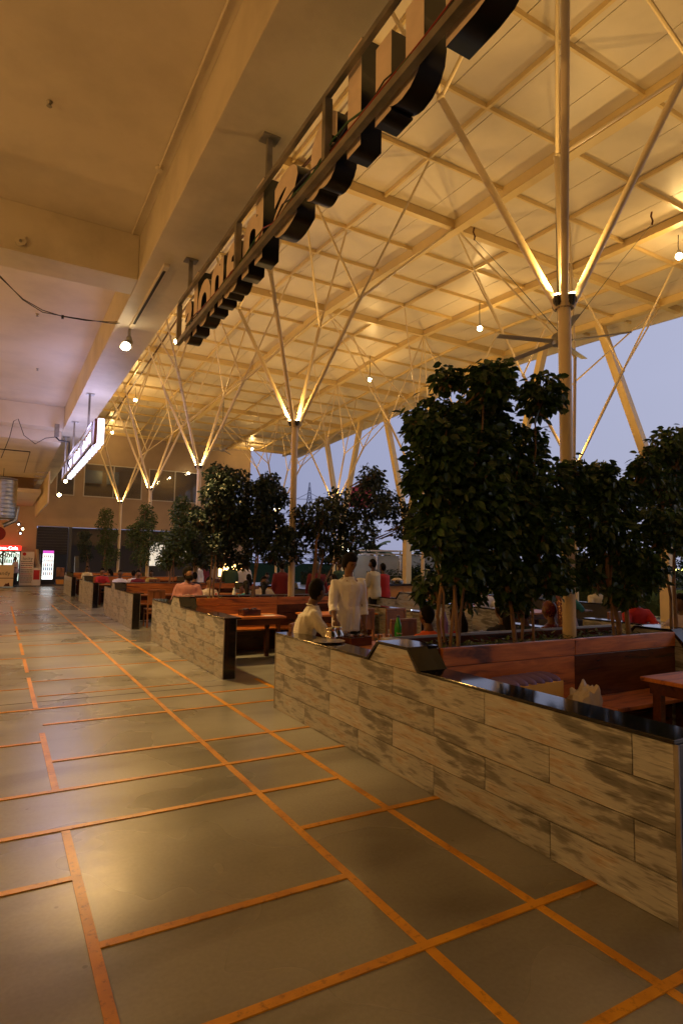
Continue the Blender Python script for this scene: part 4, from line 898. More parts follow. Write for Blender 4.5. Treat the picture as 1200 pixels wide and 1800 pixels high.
person('man in red T-shirt facing the viewer, elbow raised, at the farther table', 8.95, 6.15, R(155), 'sit', 'red_cloth', 'black_cloth', 'short', 'skin_dark', 1.74, .10, 'table', 'short')
person('woman in lavender cut off by the right edge of the view', 8.42, 4.95, R(70), 'sit', 'lavender_cloth', 'lavender_cloth', 'bun', 'skin_dark', 1.72, .06, 'table', 'short')
person('man in pale yellow shirt bent over the farthest walkway table', 3.75, 31.7, R(180), 'sit', 'cream_cloth', 'navy_cloth', 'short', 'skin_dark', 1.72, .16, 'table')
person('woman in black with long hair seated at a far walkway table', 4.15, 26.9, R(60), 'sit', 'black_cloth', 'black_cloth', 'long', 'skin', 1.66, .05, 'table')
person('second person in black leaning towards the long haired woman', 3.95, 28.4, R(200), 'sit', 'black_cloth', 'black_cloth', 'short', 'skin', 1.66, .12, 'table')
person('person in white seated with back to the viewer at the fourth booth', 4.38, 23.1, R(10), 'sit', 'white_cloth', 'navy_cloth', 'short', 'skin_dark', 1.66, .06, 'table')
person('person in yellow seated beyond the fourth booth', 5.4, 24.85, R(150), 'sit', 'yellow_cloth', 'navy_cloth', 'bun', 'skin_dark', 1.64, .06, 'table')
person('vendor in pale shirt standing before the red topped drinks fridge', .88, 40.1, R(120), 'stand', 'lavender_cloth', 'navy_cloth', 'short', 'skin_dark', 1.72, .06, 'front', 'short')

# more diners across the court
rnd = random.Random(12)
for (x, y, rz_, sh_, hr, lb) in ((9.2, 9.9, 170, 'white_cloth', 'short', 'man in white seated at the table beyond the nearest column'), (10.6, 8.8, 250, 'teal_cloth', 'long', 'woman in teal at the end of the table beyond the nearest column'),
    (3.6, 21.6, 185, 'white_cloth', 'short', 'man in white seated behind the third planter'), (4.2, 21.5, 170, 'maroon_cloth', 'long', 'woman in maroon beside the man in white behind the third planter'),
    (5.7, 13.9, 180, 'cream_cloth', 'short', 'man in cream facing the teal woman'), (8.9, 15.9, 10, 'orange_cloth', 'bun', 'woman in orange seated near the yellow counter'), (9.6, 17.6, 190, 'navy_cloth', 'short', 'man in navy seated near the yellow counter'),
    (11.2, 12.2, 200, 'red_cloth', 'short', 'man in red seated in the outer rows'), (12.6, 9.6, 150, 'cream_cloth', 'short', 'man in cream seated in the outer rows'), (10.9, 6.0, 200, 'green_cloth', 'short', 'man in green seated right of the man in red shirt'),
    (5.2, 17.9, 20, 'black_cloth', 'short', 'man in black at the third booth away from the walkway'), (3.5, 24.9, 180, 'red_cloth', 'long', 'woman in red at the fourth booth')):
    person(lb, x, y, R(rz_), 'sit', sh_, 'navy_cloth', hr, rnd.choice(('skin', 'skin_dark')), 1.72, .06, 'table', 'short')

# ================================================================== TREES AND PLANTS
def leaf_proto(l, wd):    # folded, pointed leaf along +x, two halves
    pts = [(0, 0, 0), (.28*l, .5*wd, .04*l), (.62*l, .46*wd, .02*l), (l, 0, -.10*l), (.62*l, -.46*wd, .02*l), (.28*l, -.5*wd, .04*l), (.5*l, 0, -.035*l)]
    return [Vector(p) for p in pts], [(0, 6, 1), (1, 6, 2), (2, 6, 3), (0, 5, 6), (5, 4, 6), (4, 3, 6)]
def crown_pts(blobs, n, rnd, shell=.45):
    tot = sum(r*r*1.0*b_r for _, r, b_r in blobs); res = []
    for c, r, sq in blobs:
        k = int(n*r*r*sq/tot)
        for _ in range(k):
            d = Vector((rnd.gauss(0, 1), rnd.gauss(0, 1), rnd.gauss(0, 1))).normalized()
            rr = r*(shell+(1-shell)*rnd.random()**.7) if rnd.random() < .8 else r*rnd.random()
            rr *= 1+.28*noise.noise(d*2.2+Vector(c))
            res.append((Vector(c)+Vector((d.x*rr, d.y*rr, d.z*rr*sq)), d))
    return res
def tree(label, name, base, stems, blobs, n, lsize, lmat, seed, single=0, yscale=1., cat='tree'):
    rnd = random.Random(seed); t = thing(name, label, cat, base); B = Vector(base)
    blobs = [(Vector(c)-B, r, q) for c, r, q in blobs]
    tk = MB(); top = max(c.z for c, r, q in blobs)
    lim = MB()
    for i, (dx_, dy_, r0) in enumerate(stems):
        c, r, q = blobs[i % len(blobs)]; p = Vector((dx_, dy_, -.08)); pts = [p]; e = c+Vector((0, 0, r*.3)); k = 7
        for j in range(1, k+1):
            f = j/k; pts.append(p.lerp(e, f)+Vector((rnd.uniform(-1, 1)*.035, rnd.uniform(-1, 1)*.03, 0))+Vector((0, 0, .15*math.sin(f*PI))))
        tk.tube(pts, [r0*(1-.65*j/k) for j in range(k+1)], 8)
    tk.build('trunk', 'bark', t, smooth=True)
    for c, r, q in blobs:
        for _ in range(5 if lsize > .07 else 3):
            s_ = Vector((rnd.uniform(-.1, .1), rnd.uniform(-.1, .1), c.z-r*.9)); s_.x += c.x*.7; s_.y += c.y*.7
            d = Vector((rnd.gauss(0, 1), rnd.gauss(0, 1), rnd.gauss(.3, .8))).normalized()
            lim.tube([s_, c+d*r*.3, c+d*r*.95], [.012, .008, .004], 5)
    lim.build('branches', 'bark', t, kind='stuff')
    P, F = leaf_proto(lsize, lsize*.58); mb = MB(); pts = crown_pts(blobs, n, rnd)
    for c, d in pts:
        sc_ = rnd.uniform(.45, 1.25); az = math.atan2(d.y, d.x)+rnd.gauss(0, .9); droop = rnd.uniform(-1.25, .15)
        Mx = Matrix.Translation(c) @ Matrix.Rotation(az, 4, 'Z') @ Matrix.Rotation(-droop, 4, 'Y') @ Matrix.Rotation(rnd.gauss(0, .7), 4, 'X') @ Matrix.Scale(sc_, 4)
        mb.add([Mx @ p for p in P], F)
    o = mb.build('crown', lmat, t, fix=False, kind='stuff')
    if single:      # outermost leaves of the crown, each on its own
        lm = MB().add(P, F).mesh('leaf', lmat, fix=False)
        for _ in range(single):
            c, r, q = blobs[rnd.randrange(len(blobs))]; d = Vector((rnd.gauss(0, 1), rnd.gauss(0, .7), rnd.gauss(.35, .8))).normalized()
            p = c+Vector((d.x, d.y, d.z*q))*r*rnd.uniform(.98, 1.2)
            put('leaf', lm, t, p, (rnd.gauss(0, .6), rnd.uniform(-.3, 1.0), math.atan2(d.y, d.x)+rnd.gauss(0, .6)), (1.15,)*3)
    return t
def blob(px_, py_, rpx, Y, dy=0, sq=1.):
    c = pxy(px_, py_, Y=Y); k = (c-Vector((0, 0, 1.7))).dot(_f); c.y += dy
    return (tuple(c), rpx/1050*k, sq)
nb = [(790, 740), (835, 680), (880, 720), (930, 700), (760, 800), (850, 800), (930, 790), (740, 850), (820, 880), (900, 870), (960, 860), (770, 930), (860, 950), (930, 940), (735, 940), (955, 940), (800, 990), (900, 1010), (945, 1010), (800, 660), (905, 650), (720, 760), (790, 1035), (850, 1040), (925, 1055), (1000, 830), (1003, 885)]
rr = [55, 42, 52, 40, 55, 62, 55, 42, 62, 62, 50, 50, 58, 52, 36, 36, 42, 46, 38, 26, 24, 26, 30, 34, 28, 27, 26]
b1 = [blob(x, y, r_, 4.2, dy=random.Random(i).uniform(-.28, .3)) for i, ((x, y), r_) in enumerate(zip(nb, rr)) if x <= 870]
b2 = [blob(x, y, r_, 4.2, dy=random.Random(i).uniform(-.28, .3)) for i, ((x, y), r_) in enumerate(zip(nb, rr)) if x > 870]
tree('big dark broad-leaved tree, tallest one in the nearest planter, left half of the clump', 'leafy_tree', (3.55, 4.22, .93), [(-.10, 0, .018), (.0, .03, .016), (.08, -.02, .018), (.13, .05, .014), (.03, .09, .013)], b1, 9500, .092, 'leaf', 1, 130)
tree('dark broad-leaved tree joined to the tallest one, just left of the nearest column', 'leafy_tree', (4.42, 4.22, .93), [(-.06, 0, .022), (.05, .04, .016), (.16, -.02, .014)], b2, 8000, .092, 'leaf', 2, 100)
b3 = [blob(x, y, r_, 4.25, dy=random.Random(i+40).uniform(-.2, .3)) for i, (x, y, r_) in enumerate(((1060, 860, 45), (1040, 920, 42), (1100, 880, 45), (1140, 930, 40), (1080, 950, 48), (1120, 1000, 42), (1060, 1000, 38), (1090, 1040, 30), (1030, 860, 28), (1110, 830, 26), (1060, 825, 20)))]
tree('lower dark tree right of the nearest column, with stout forked trunks', 'leafy_tree', (6.0, 4.25, .93), [(-.12, 0, .018), (.0, .03, .03), (.1, -.02, .028)], b3, 6500, .092, 'leaf', 3, 80)
b4 = [blob(x, y, r_, 4.6, dy=random.Random(i+60).uniform(-.2, .3)) for i, (x, y, r_) in enumerate(((1180, 790, 42), (1160, 850, 42), (1200, 870, 50), (1180, 920, 36), (1215, 800, 45), (1150, 800, 24), (1195, 960, 26)))]
tree('dark tree cut off by the right edge of the view', 'leafy_tree', (7.55, 4.6, .0), [(-.05, 0, .03), (.08, .04, .025)], b4, 4200, .092, 'leaf', 4, 60)
b5 = [blob(x, y, r_, 11.25, dy=random.Random(i+80).uniform(-.4, .4)) for i, (x, y, r_) in enumerate(((560, 905, 34), (600, 895, 40), (640, 880, 36), (680, 890, 32), (580, 945, 38), (620, 935, 36), (545, 925, 24), (640, 840, 22), (655, 845, 18), (720, 910, 30), (700, 930, 22), (750, 900, 28), (600, 970, 24), (520, 940, 24), (515, 970, 24), (530, 900, 16)))]
tree('spreading tree with a slanting pale trunk right behind the boy in white', 'leafy_tree', (5.75, 11.3, .93), [(-.04, 0, .045), (.05, .03, .03), (.1, 0, .02)], b5, 8500, .10, 'leaf_b', 5, 60)
def slim(label, X, Y, cols, n, seed, lm='leaf_b', ls=.085, stems=((0, 0, .022), (.08, .03, .016), (-.06, .03, .014))):
    q_ = 1.22 if Y > 15 else 1.0; n = int(n*(1.7 if Y > 15 else 1.15))
    bs = [blob(x, y, r_*q_, Y, dy=random.Random(seed*31+i).uniform(-.25, .25)) for i, (x, y, r_) in enumerate(cols)]
    tree(label, 'slim_tree', (X, Y, .93), list(stems), bs, n, ls, lm, seed)
slim('left tree of the pair behind the second wall, bluish green drooping leaves', 3.62, 11.3, ((385, 835, 24), (410, 850, 26), (375, 870, 26), (405, 890, 30), (380, 915, 30), (405, 940, 28), (375, 955, 24), (395, 975, 22), (343, 912, 12), (355, 908, 14), (420, 920, 20)), 6500, 11)
slim('right tree of the pair behind the second wall, by the second column', 4.42, 11.3, ((465, 850, 20), (450, 870, 26), (480, 875, 24), (450, 910, 30), (480, 920, 26), (445, 950, 26), (475, 965, 26), (495, 940, 16), (430, 985, 18)), 6500, 12)
slim('tree of the third planter, right of the third column trunk', 4.5, 18.3, ((318, 885, 12), (315, 905, 16), (322, 930, 20), (310, 955, 20), (325, 975, 20), (300, 975, 14), (295, 990, 12)), 3400, 13, 'leaf_c')
slim('darker tree of the third planter beside the third column', 5.2, 18.3, ((345, 900, 10), (350, 930, 14), (350, 960, 16), (362, 985, 14)), 2000, 14)
slim('tree of the fourth planter, between the two farthest lit columns', 4.95, 25.3, ((255, 895, 10), (262, 912, 14), (250, 930, 16), (240, 950, 16), (262, 955, 16), (245, 980, 14), (235, 930, 10)), 3000, 15, 'leaf_c')
slim('second tree of the fourth planter, lower and darker', 6.2, 25.3, ((290, 945, 12), (300, 970, 14), (285, 985, 10)), 1300, 16, 'leaf_c')
slim('tree of the last planter in front of the farthest lit column', 4.6, 32.3, ((188, 902, 10), (185, 920, 13), (192, 940, 13), (185, 960, 13), (200, 975, 11), (190, 990, 9)), 2400, 17, 'leaf_c')
slim('small dark tree of the last planter close to the shop', 3.9, 32.3, ((150, 940, 8), (148, 958, 10), (152, 978, 9)), 1200, 18)
# ground cover in the planters
for k, (a, b_, n) in enumerate(((3.3, 6.3, 260), (3.3, 6.3, 120))):
    rnd = random.Random(50+k); mb = MB(); P, F = leaf_proto(.07, .03)
    for _ in range(n):
        Mx = Matrix.Translation((rnd.uniform(a, b_), YH[k]+rnd.uniform(-.1, .4), .93+rnd.uniform(0, .05))) @ Matrix.Rotation(rnd.uniform(0, 6.3), 4, 'Z') @ Matrix.Rotation(rnd.uniform(-.9, 0), 4, 'Y')
        mb.add([Mx @ p for p in P], F)
    tag_ = mb.build('ground_cover', 'leaf_c', fix=False, kind='stuff'); tag_['label'] = 'small leaves covering the planter soil'

# ================================================================== THINGS ON TABLES AND WALLS
mat('brass_steel', (.62, .58, .52), .16, 1.)
def tumbler(x, y, z, label, group=None, r=.033, h=.1):
    if not tumbler.p:
        o = MB().lathe([(r*.72, 0), (r*.8, .0), (r, h), (r*.93, h), (r*.72, .006)], n=16).build('steel_tumbler', 'steel', smooth=True); tumbler.p.append(o)
    else: o = tumbler.p[0].copy(); COL.objects.link(o)
    o.location = (x, y, z); o['label'] = label; o['category'] = 'tumbler'
    if group: o['group'] = group
    return o
tumbler.p = []
def caddy(x, y, z, rz_, label, where, n=4):
    t = thing('table_caddy', label, 'caddy', (x, y, z), rz_, 'wooden boxes holding cups on the tables')
    MB().box(-.17, .17, -.1, .1, 0, .015).box(-.17, .17, -.1, -.088, .015, .10).box(-.17, .17, .088, .1, .015, .10).box(-.17, -.158, -.088, .088, .015, .10).box(.158, .17, -.088, .088, .015, .10).build('box', 'wood_dark', t, bevel=.002)
    c, s_ = math.cos(rz_), math.sin(rz_)
    for i in range(n):
        u, v = -.11+.075*i, (-.03, .035)[i % 2]
        tumbler(x+u*c-v*s_, y+u*s_+v*c, z+.022, '%s steel tumbler in the box %s' % (('leftmost', 'second', 'third', 'fourth')[i], where), 'tumblers in the box '+where)
# table by the seated man and the boy
t = thing('serving_tray', 'round dented steel tray lying on the black wall top beside the seated man', 'tray', (3.03, 5.55, .873))
MB().lathe([(.0, .004), (.125, .004), (.15, .014), (.168, .016), (.168, .012), (.15, .008), (.125, 0), (0, 0)], n=40).build('dish', 'brass_steel', t, smooth='all')
MB().lathe([(.162, .012), (.171, .014), (.171, .018), (.162, .018)], n=40).build('rolled_rim', 'steel', t, smooth=True)
caddy(3.60, 5.95, .76, .25, 'reddish brown wooden box of cups in front of the boy', 'in front of the boy', 4)
for i, (x, y, lb) in enumerate(((3.45, 6.05, 'left'), (3.57, 6.12, 'right'))):
    t = thing('water_jug', 'shiny round steel jug on the table of the boy, %s one of two' % lb, 'jug', (x-.12, y, .76), .3+i)
    MB().lathe([(.045, 0), (.07, .02), (.082, .07), (.078, .115), (.055, .155), (.05, .18), (.062, .20), (.056, .20), (.045, .18)], n=24).build('jug_body', 'brass_steel', t, smooth='all')
    MB().tube([(.055, 0, .175), (.10, 0, .16), (.11, 0, .11), (.078, 0, .07)], .007, 8).build('handle', 'steel', t, smooth=True)
for i, (x, y, lb) in enumerate(((3.98, 6.02, 'by the boy\'s hand'), (4.06, 5.95, 'left of the green bottle'), (4.33, 5.72, 'right of the green bottle'))): tumbler(x, y, .76, 'steel tumbler %s' % lb)
def bottle(x, y, z, label, m_, prof, cap, capz, band=None):
    t = thing('bottle', label, 'bottle', (x, y, z)); MB().lathe(prof, n=20).build('bottle_body', m_, t, smooth='all')
    MB().lathe([(.018, capz), (.018, capz+.022), (.012, capz+.026)], n=14).build('bottle_cap', cap, t, smooth=True)
    if band:
        b = MB().lathe([(.0415, .09), (.0425, .10), (.0425, .165), (.0415, .17)], n=20).build('paper_band', band, t, smooth=True)
    return t
mat('green_plastic', (.02, .30, .05), .12); mat('green_print', (.25, .55, .05), .4); mat('purple_plastic', (.26, .18, .42), .15); mat('navy_cap', (.02, .03, .12), .4); mat('water_plastic', (.55, .6, .62), .1)
pf = [(.034, 0), (.04, .01), (.041, .19), (.036, .22), (.016, .285), (.014, .30)]
t = bottle(4.12, 5.85, .76, 'green soft drink bottle with dark blue cap near the boy', 'green_plastic', [(r*1.05, z*1.05) for r, z in pf], 'navy_cap', .31, 'green_print')
def text_plate(txt, size, loc, rot, m_, parent, name='lettering', ext=.0015, bold=.0):
    cu = bpy.data.curves.new(name, 'FONT'); cu.body = txt; cu.size = size; cu.extrude = ext; cu.offset = bold; cu.align_x = 'CENTER'; cu.resolution_u = 3
    o = bpy.data.objects.new(name, cu); COL.objects.link(o); bpy.context.view_layer.update()
    me = bpy.data.meshes.new_from_object(o.evaluated_get(bpy.context.evaluated_depsgraph_get())); bpy.data.objects.remove(o); me.materials.clear(); me.materials.append(MATS[m_])
    return put(name, me, parent, loc, rot)
text_plate('Sprite', .028, (-.012, -.0425, .12), (R(90), 0, R(-35)), 'white_cloth', t)
t = bottle(3.62, 4.78, .76, 'tall ribbed purple water bottle behind the raised wall block', 'purple_plastic', [(.034, 0), (.041, .01)]+[(.041-.004*(i % 2), .03+.018*i) for i in range(11)]+[(.03, .245), (.022, .27), (.022, .28)], 'purple_plastic', .28)
t.location = (4.15, 5.05, .86); t.scale = (1.15, 1.15, 1.1)
MB().box(3.95, 4.4, 4.95, 5.25, .76, .858).build('caddy_box', 'wood_dark', None, bevel=.004, label='dark closed box under the purple bottle', category='box')
t = thing('dinner_plate', 'pale plate with food left of the purple bottle', 'plate', (4.42, 5.82, .76)); MB().lathe([(0, .004), (.08, .004), (.115, .018), (.118, .016), (.08, 0), (0, 0)], n=24).build('dish', 'white_cloth', t, smooth='all')
MB().sphere((0, 0, .012), (.06, .05, .02), 12, 8).build('food', mat('curry', (.35, .12, .03), .5, noise_s=40, noise_a=.5), t, smooth='all')
# tables farther back
caddy(3.85, 9.95, .76, .1, 'dark box of steel cups on the second table by the walkway', 'on the second table', 4)
caddy(9.4, 9.0, .76, .4, 'box with steel jugs beyond the nearest column', 'beyond the nearest column', 4); caddy(9.25, 5.45, .76, .2, 'box of cups before the man in red shirt', 'before the man in red shirt', 4)
caddy(5.35, 5.7, .76, .1, 'box of jars behind the near trunks', 'behind the near trunks', 3); caddy(3.9, 12.85, .76, .3, 'box of sauces on the table of the bearded man', 'by the bearded man', 3)
caddy(3.8, 16.9, .76, .2, 'box of cups on the third table by the walkway', 'on the third table', 3); caddy(3.8, 20.55, .76, .2, 'box of cups behind the third planter', 'behind the third planter', 2)
t = bottle(4.1, 12.6, .76, 'red sauce bottle on the table of the bearded man', mat('ketchup', (.5, .03, .01), .3), [(r*.9, z*.75) for r, z in pf], 'red_cloth', .22)
t = bottle(4.75, 13.3, .76, 'clear water bottle by the teal woman', 'water_plastic', pf, 'white_cloth', .30)
MB().box(-.1, .1, -.07, .07, 0, .004).build('paper_menu', 'white_cloth', None, loc=(4.15, 9.78, .762), label='white paper lying on the second table by the walkway', category='paper')
# things left on the nearest bench
t = thing('egg_tray_stack', 'purple cardboard fruit trays in a yellow box on the nearest bench', 'box', (3.92, 3.70, .458), R(4))
MB().box(-.31, .31, -.15, .15, 0, .27).build('carton', mat('yellow_card', (.62, .36, .05), .6), t, bevel=.004)
for i in range(6):
    m_ = MB().sphere((-.26+i*.104, 0, .275), (.06, .155, .05), 10, 8); m_.build('tray_cup', mat('purple_card', (.16, .12, .36), .7), t, smooth='all')
t = thing('plastic_bag', 'crumpled translucent plastic bag on the nearest bench', 'bag', (4.42, 3.50, .458))
rnd = random.Random(8); m_ = MB(); m_.sphere((0, 0, .09), (.16, .12, .12), 18, 12)
m_.v = [tuple(Vector(v)*(1+.22*noise.noise(Vector(v)*17))+Vector((0, 0, .10*max(0, noise.noise(Vector((v[0]*14, v[1]*14, 3)))) if v[2] > .1 else 0))) for v in m_.v]
m_.build('bag_film', mat('bag_film', (.5, .45, .42), .3), t)

# counters and stalls farther in
t = thing('buffet_counter', 'long yellow fronted serving counter with black top in the middle court', 'counter', (0, 0, 0))
mat('yellow_panel', (.62, .26, .03), .45, noise_s=3, noise_a=.2)
for i in range(4): MB().box(8.9+i*1.0, 9.89+i*1.0, 15.2, 15.25, .02, 1.02).build('front_panel', 'yellow_panel', t, bevel=.004)
MB().box(8.85, 12.95, 15.1, 16.0, 1.03, 1.09).build('countertop', 'granite', t, bevel=.004); MB().box(8.9, 12.9, 15.26, 15.9, 0, 1.03).build('carcass', 'wood_dark', t)
for i, (x, lb) in enumerate(((9.55, 'left'), (10.9, 'middle'), (12.1, 'right'))):
    d = thing('serving_dish', 'domed steel serving dish on the yellow counter, %s one' % lb, 'dish', (x, 15.55, 1.09)); MB().lathe([(.18, 0), (.2, .04), (.2, .1), (.18, .1)], n=18).build('dish', 'steel', d, smooth=True)
    MB().sphere((0, 0, .1), (.17, .17, .07), 14, 8).build('food', mat('rice', (.6, .5, .32), .6, noise_s=30, noise_a=.4), d, smooth='all')
t = thing('yellow_stand', 'yellow tapered stand left of the man by the second column', 'stand', (6.4, 15.6, 0), R(-20))
MB().prism([(-.3, 0), (.3, 0), (.22, 1.0), (-.08, 1.0)], 'y', -.2, .2).build('stand_body', 'yellow_panel', t); MB().box(-.12, .26, -.22, .22, 1.0, 1.05).build('stand_top', 'granite', t)
t = thing('lit_stall', 'small glowing food stall seen through the trees', 'stall', (8.6, 24.5, 0))
MB().box(-.7, .7, -.3, .3, 0, .95).build('stall_front', 'wood_dark', t); MB().box(-.75, .75, -.35, .35, 1.85, 1.93).build('stall_roof', 'wood_dark', t)
for x in (-.68, .68): MB().box(x-.03, x+.03, -.28, -.22, .95, 1.85).build('stall_post', 'steel_dull', t)
MB().box(-.55, .55, .1, .14, 1.05, 1.6).build('lit_panel', mat('stall_glow', (1, .8, .5), .5, emit=(1, .62, .22), es=5), t)
plight('stall_light', (0, -.1, 1.7), 60, WARM, .1, t)

# shop corner at the far left of the walkway
t = thing('drinks_fridge', 'two door glass drinks fridge with a glowing red header, beside the vendor', 'fridge', (.18, 41.4, .06))
MB().box(-.95, .95, -.3, .32, 0, 2.05).build('cabinet', 'black', t); MB().box(-.95, .95, -.36, .3, 2.06, 2.36).build('header', mat('red_glow', (.8, .02, .02), .4, emit=(1, .03, .02), es=1.6), t, bevel=.03)
mat('white_glow', (1, 1, 1), .4, emit=(1, 1, 1), es=3); text_plate('Coca-Cola', .27, (.18, -.37, 2.12), (R(90), 0, 0), 'white_glow', t, ext=.004, bold=.006)
mat('fridge_glow', (.9, 1, .95), .4, emit=(.75, 1, .85), es=1.3)
for sx in (-.46, .46):
    d = MB().box(sx-.41, sx+.41, -.325, -.302, .25, 1.98).build('door', 'fridge_glow', t)
    rnd = random.Random(int(sx*100)+70)
    for r_ in range(5):
        MB().box(sx-.4, sx+.4, -.345, -.326, .33+.33*r_, .345+.33*r_).build('shelf', 'steel', d)
        for q in range(7):
            mm_ = mat('drink_%d' % rnd.randrange(6), ((.6, .02, .02), (.02, .3, .05), (.03, .1, .5), (.7, .5, .1), (.05, .03, .02), (.7, .7, .75))[0], .3) if False else MATS.get('can%d' % (q*r_ % 5)) or mat('can%d' % (q*r_ % 5), ((.5, .02, .02), (.02, .25, .05), (.03, .1, .4), (.6, .35, .05), (.6, .6, .65))[q*r_ % 5], .3)
            MB().tube([(sx-.34+.113*q, -.338, .346+.33*r_), (sx-.34+.113*q, -.338, .54+.33*r_)], .035, 6).build('drink_can', mm_, d)
t = thing('upright_fridge', 'tall narrow fridge glowing white with a purple header, before the shutter', 'fridge', (2.62, 41.3, .1))
MB().box(-.42, .42, -.25, .35, 0, 2.15).build('cabinet', 'black', t); g_ = MB().box(-.3, .3, -.275, -.252, .3, 1.88).build('door', mat('fridge_white', (1, 1, 1), .4, emit=(.85, .95, .95), es=1.9), t)
MB().box(-.3, .3, -.28, -.252, 1.9, 2.06).build('header', mat('purple_glow', (.5, .05, .5), .4, emit=(.55, .08, .55), es=1.2), t)
for i, zc in enumerate((.55, .85, 1.1, 1.4, 1.65)):
    MB().box(-.29, .29, -.29, -.276, zc-.02, zc).build('shelf', 'steel', g_)
    for q in range(5): MB().tube([(-.22+.11*q, -.283, zc), (-.22+.11*q, -.283, zc+(.2 if i < 3 else .14))], .036, 6).build('drink_can', 'can%d' % ((0, 2, 4, 0, 3)[(i*2+q) % 5] if i != 1 else 2), g_)
t = thing('price_board', 'tall white printed menu board standing right of the vendor', 'board', (1.45, 40.3, .06))
MB().box(-.36, .36, -.03, .03, 0, 2.0).build('board_panel', mat('board_white', (.6, .52, .48), .6), t)
MB().sphere((-.16, -.03, 1.86), (.1, .006, .1), 16, 10).build('round_logo', 'red_cloth', t)
text_plate('lucky', .26, (.03, -.032, 1.52), (R(90), 0, 0), 'black', t)
for i, (zz, c_) in enumerate(((1.4, 'black'), (1.28, 'maroon_cloth'), (1.16, 'black'), (1.04, 'red_cloth'), (.9, 'black'), (.78, 'black'), (.66, 'red_cloth'), (.54, 'maroon_cloth'), (.42, 'black'), (.3, 'maroon_cloth'), (.18, 'black'))):
    bb = MB(); rnd = random.Random(i); xx = -.31
    while xx < .28: w__ = rnd.uniform(.025, .07); bb.box(xx, min(xx+w__, .31), -.034, -.031, zz, zz+.05); xx += w__+.018
    bb.build('printed_line', c_, t, kind='stuff')
t = thing('red_box_board', 'low white box with a red panel right of the printed board', 'box', (1.98, 40.35, .06)); MB().box(-.22, .22, -.2, .2, 0, 1.05).build('carton', 'board_white', t); MB().box(-.16, .17, -.206, -.2, .35, .92).build('red_panel', 'red_cloth', t)
t = thing('vendor_counter', 'cream front counter with dark lettering and leaves behind at the far left', 'counter', (-.5, 38.9, .0)); mat('cream_panel', (.55, .42, .27), .55)
MB().box(-1.2, 1.25, -.2, .5, .06, 1.28).build('front_panel', 'cream_panel', t, bevel=.01); MB().box(-1.2, 1.25, -.21, -.2, .52, .56).build('stripe', 'wood_dark', t)
text_plate('Candy', .3, (.7, -.206, .72), (R(90), 0, 0), 'black', t)
MB().prism([(.78, .08), (1.1, .08), (1.05, .3), (.95, .22), (.9, .26)], 'y', -.212, -.2).build('printed_mark', 'wood_dark', t)
for i in range(3):
    rnd = random.Random(90+i); pb = MB()
    for q in range(16):
        a_ = rnd.uniform(0, 6.28); L0 = rnd.uniform(.5, .9); c0 = Vector((-.3+.5*i, .9, 1.2)); e0 = c0+Vector((math.cos(a_)*L0*.6, math.sin(a_)*.3, L0)); e1 = e0+Vector((math.cos(a_)*.4, 0, -.2))
        pb.add([c0, e0+Vector((0, 0, .05)), e1, e0-Vector((0, 0, .05))], [(0, 1, 2, 3)])
    o = pb.build('potted_palm', 'leaf_c', None, fix=False, loc=(-.5, 38.9, 0), label='green palm fronds before the glowing fridge, %s clump' % ['left', 'middle', 'right'][i], category='plant')
t = thing('carton_pile', 'cardboard cartons over a yellow tub right of the tall fridge', 'boxes', (3.35, 41.3, .1))
for z, m_ in ((0, 'yellow_panel'), (.45, 'wood_chair'), (.75, 'wood_chair')): MB().box(-.22, .22, -.2, .2, z, z+.28).build('carton', m_, t, bevel=.01)
t = thing('leaning_banner', 'brown rolled banner leaning at the corner of the shutter', 'banner', (2.12, 41.0, .1)); MB().tube([(0, 0, 0), (-.02, .05, 1.0), (-.14, .4, 2.1)], [.16, .14, .12], 10).build('roll', 'wall_paint', t, smooth=True)
t = thing('red_disc_sign', 'round dark red sign hanging under the silver duct', 'sign', tuple(pxy(-4, 938, Y=37))); MB().tube([(0, -.03, 0), (0, .03, 0)], .38, 24).build('disc', 'maroon_cloth', t)
t = thing('banner_stand', 'dark leaning banner stand beside the last low wall', 'stand', (3.6, 34.4, 0)); MB().prism([(0, 0), (.5, 0), (.62, 1.75), (.35, 1.85), (.1, 1.2)], 'x', -.1, .1).build('stand_body', 'slate', t)

# ================================================================== OUTSIDE
mat('fol_far', (.03, .045, .02), .95, noise_s=1.2, noise_a=.5); MATS['fol_far'].node_tree.nodes['Principled BSDF'].inputs['Specular IOR Level'].default_value = .1
def clump(label, name, blobs_, n, ls, seed, cat='bush', trunk=None):
    rnd = random.Random(seed); c0 = Vector((sum(b_[0][0] for b_ in blobs_)/len(blobs_), sum(b_[0][1] for b_ in blobs_)/len(blobs_), 0)); t = thing(name, label, cat, c0)
    if trunk: MB().tube([(0, 0, 0), (.1, 0, trunk*.5), (0, .1, trunk)], [.16, .12, .07], 7).build('trunk', 'bark', t)
    P, F = leaf_proto(ls, ls*.7); mb = MB()
    for c, d in crown_pts([(Vector(b_[0])-c0, b_[1], b_[2]) for b_ in blobs_], n, rnd):
        Mx = Matrix.Translation(c) @ Matrix.Rotation(rnd.uniform(0, 6.28), 4, 'Z') @ Matrix.Rotation(rnd.uniform(-1, 1.2), 4, 'Y') @ Matrix.Scale(rnd.uniform(.7, 1.3), 4); mb.add([Mx @ p for p in P], F)
    mb.build('crown' if trunk else 'foliage', 'fol_far', t, fix=False, kind='stuff')
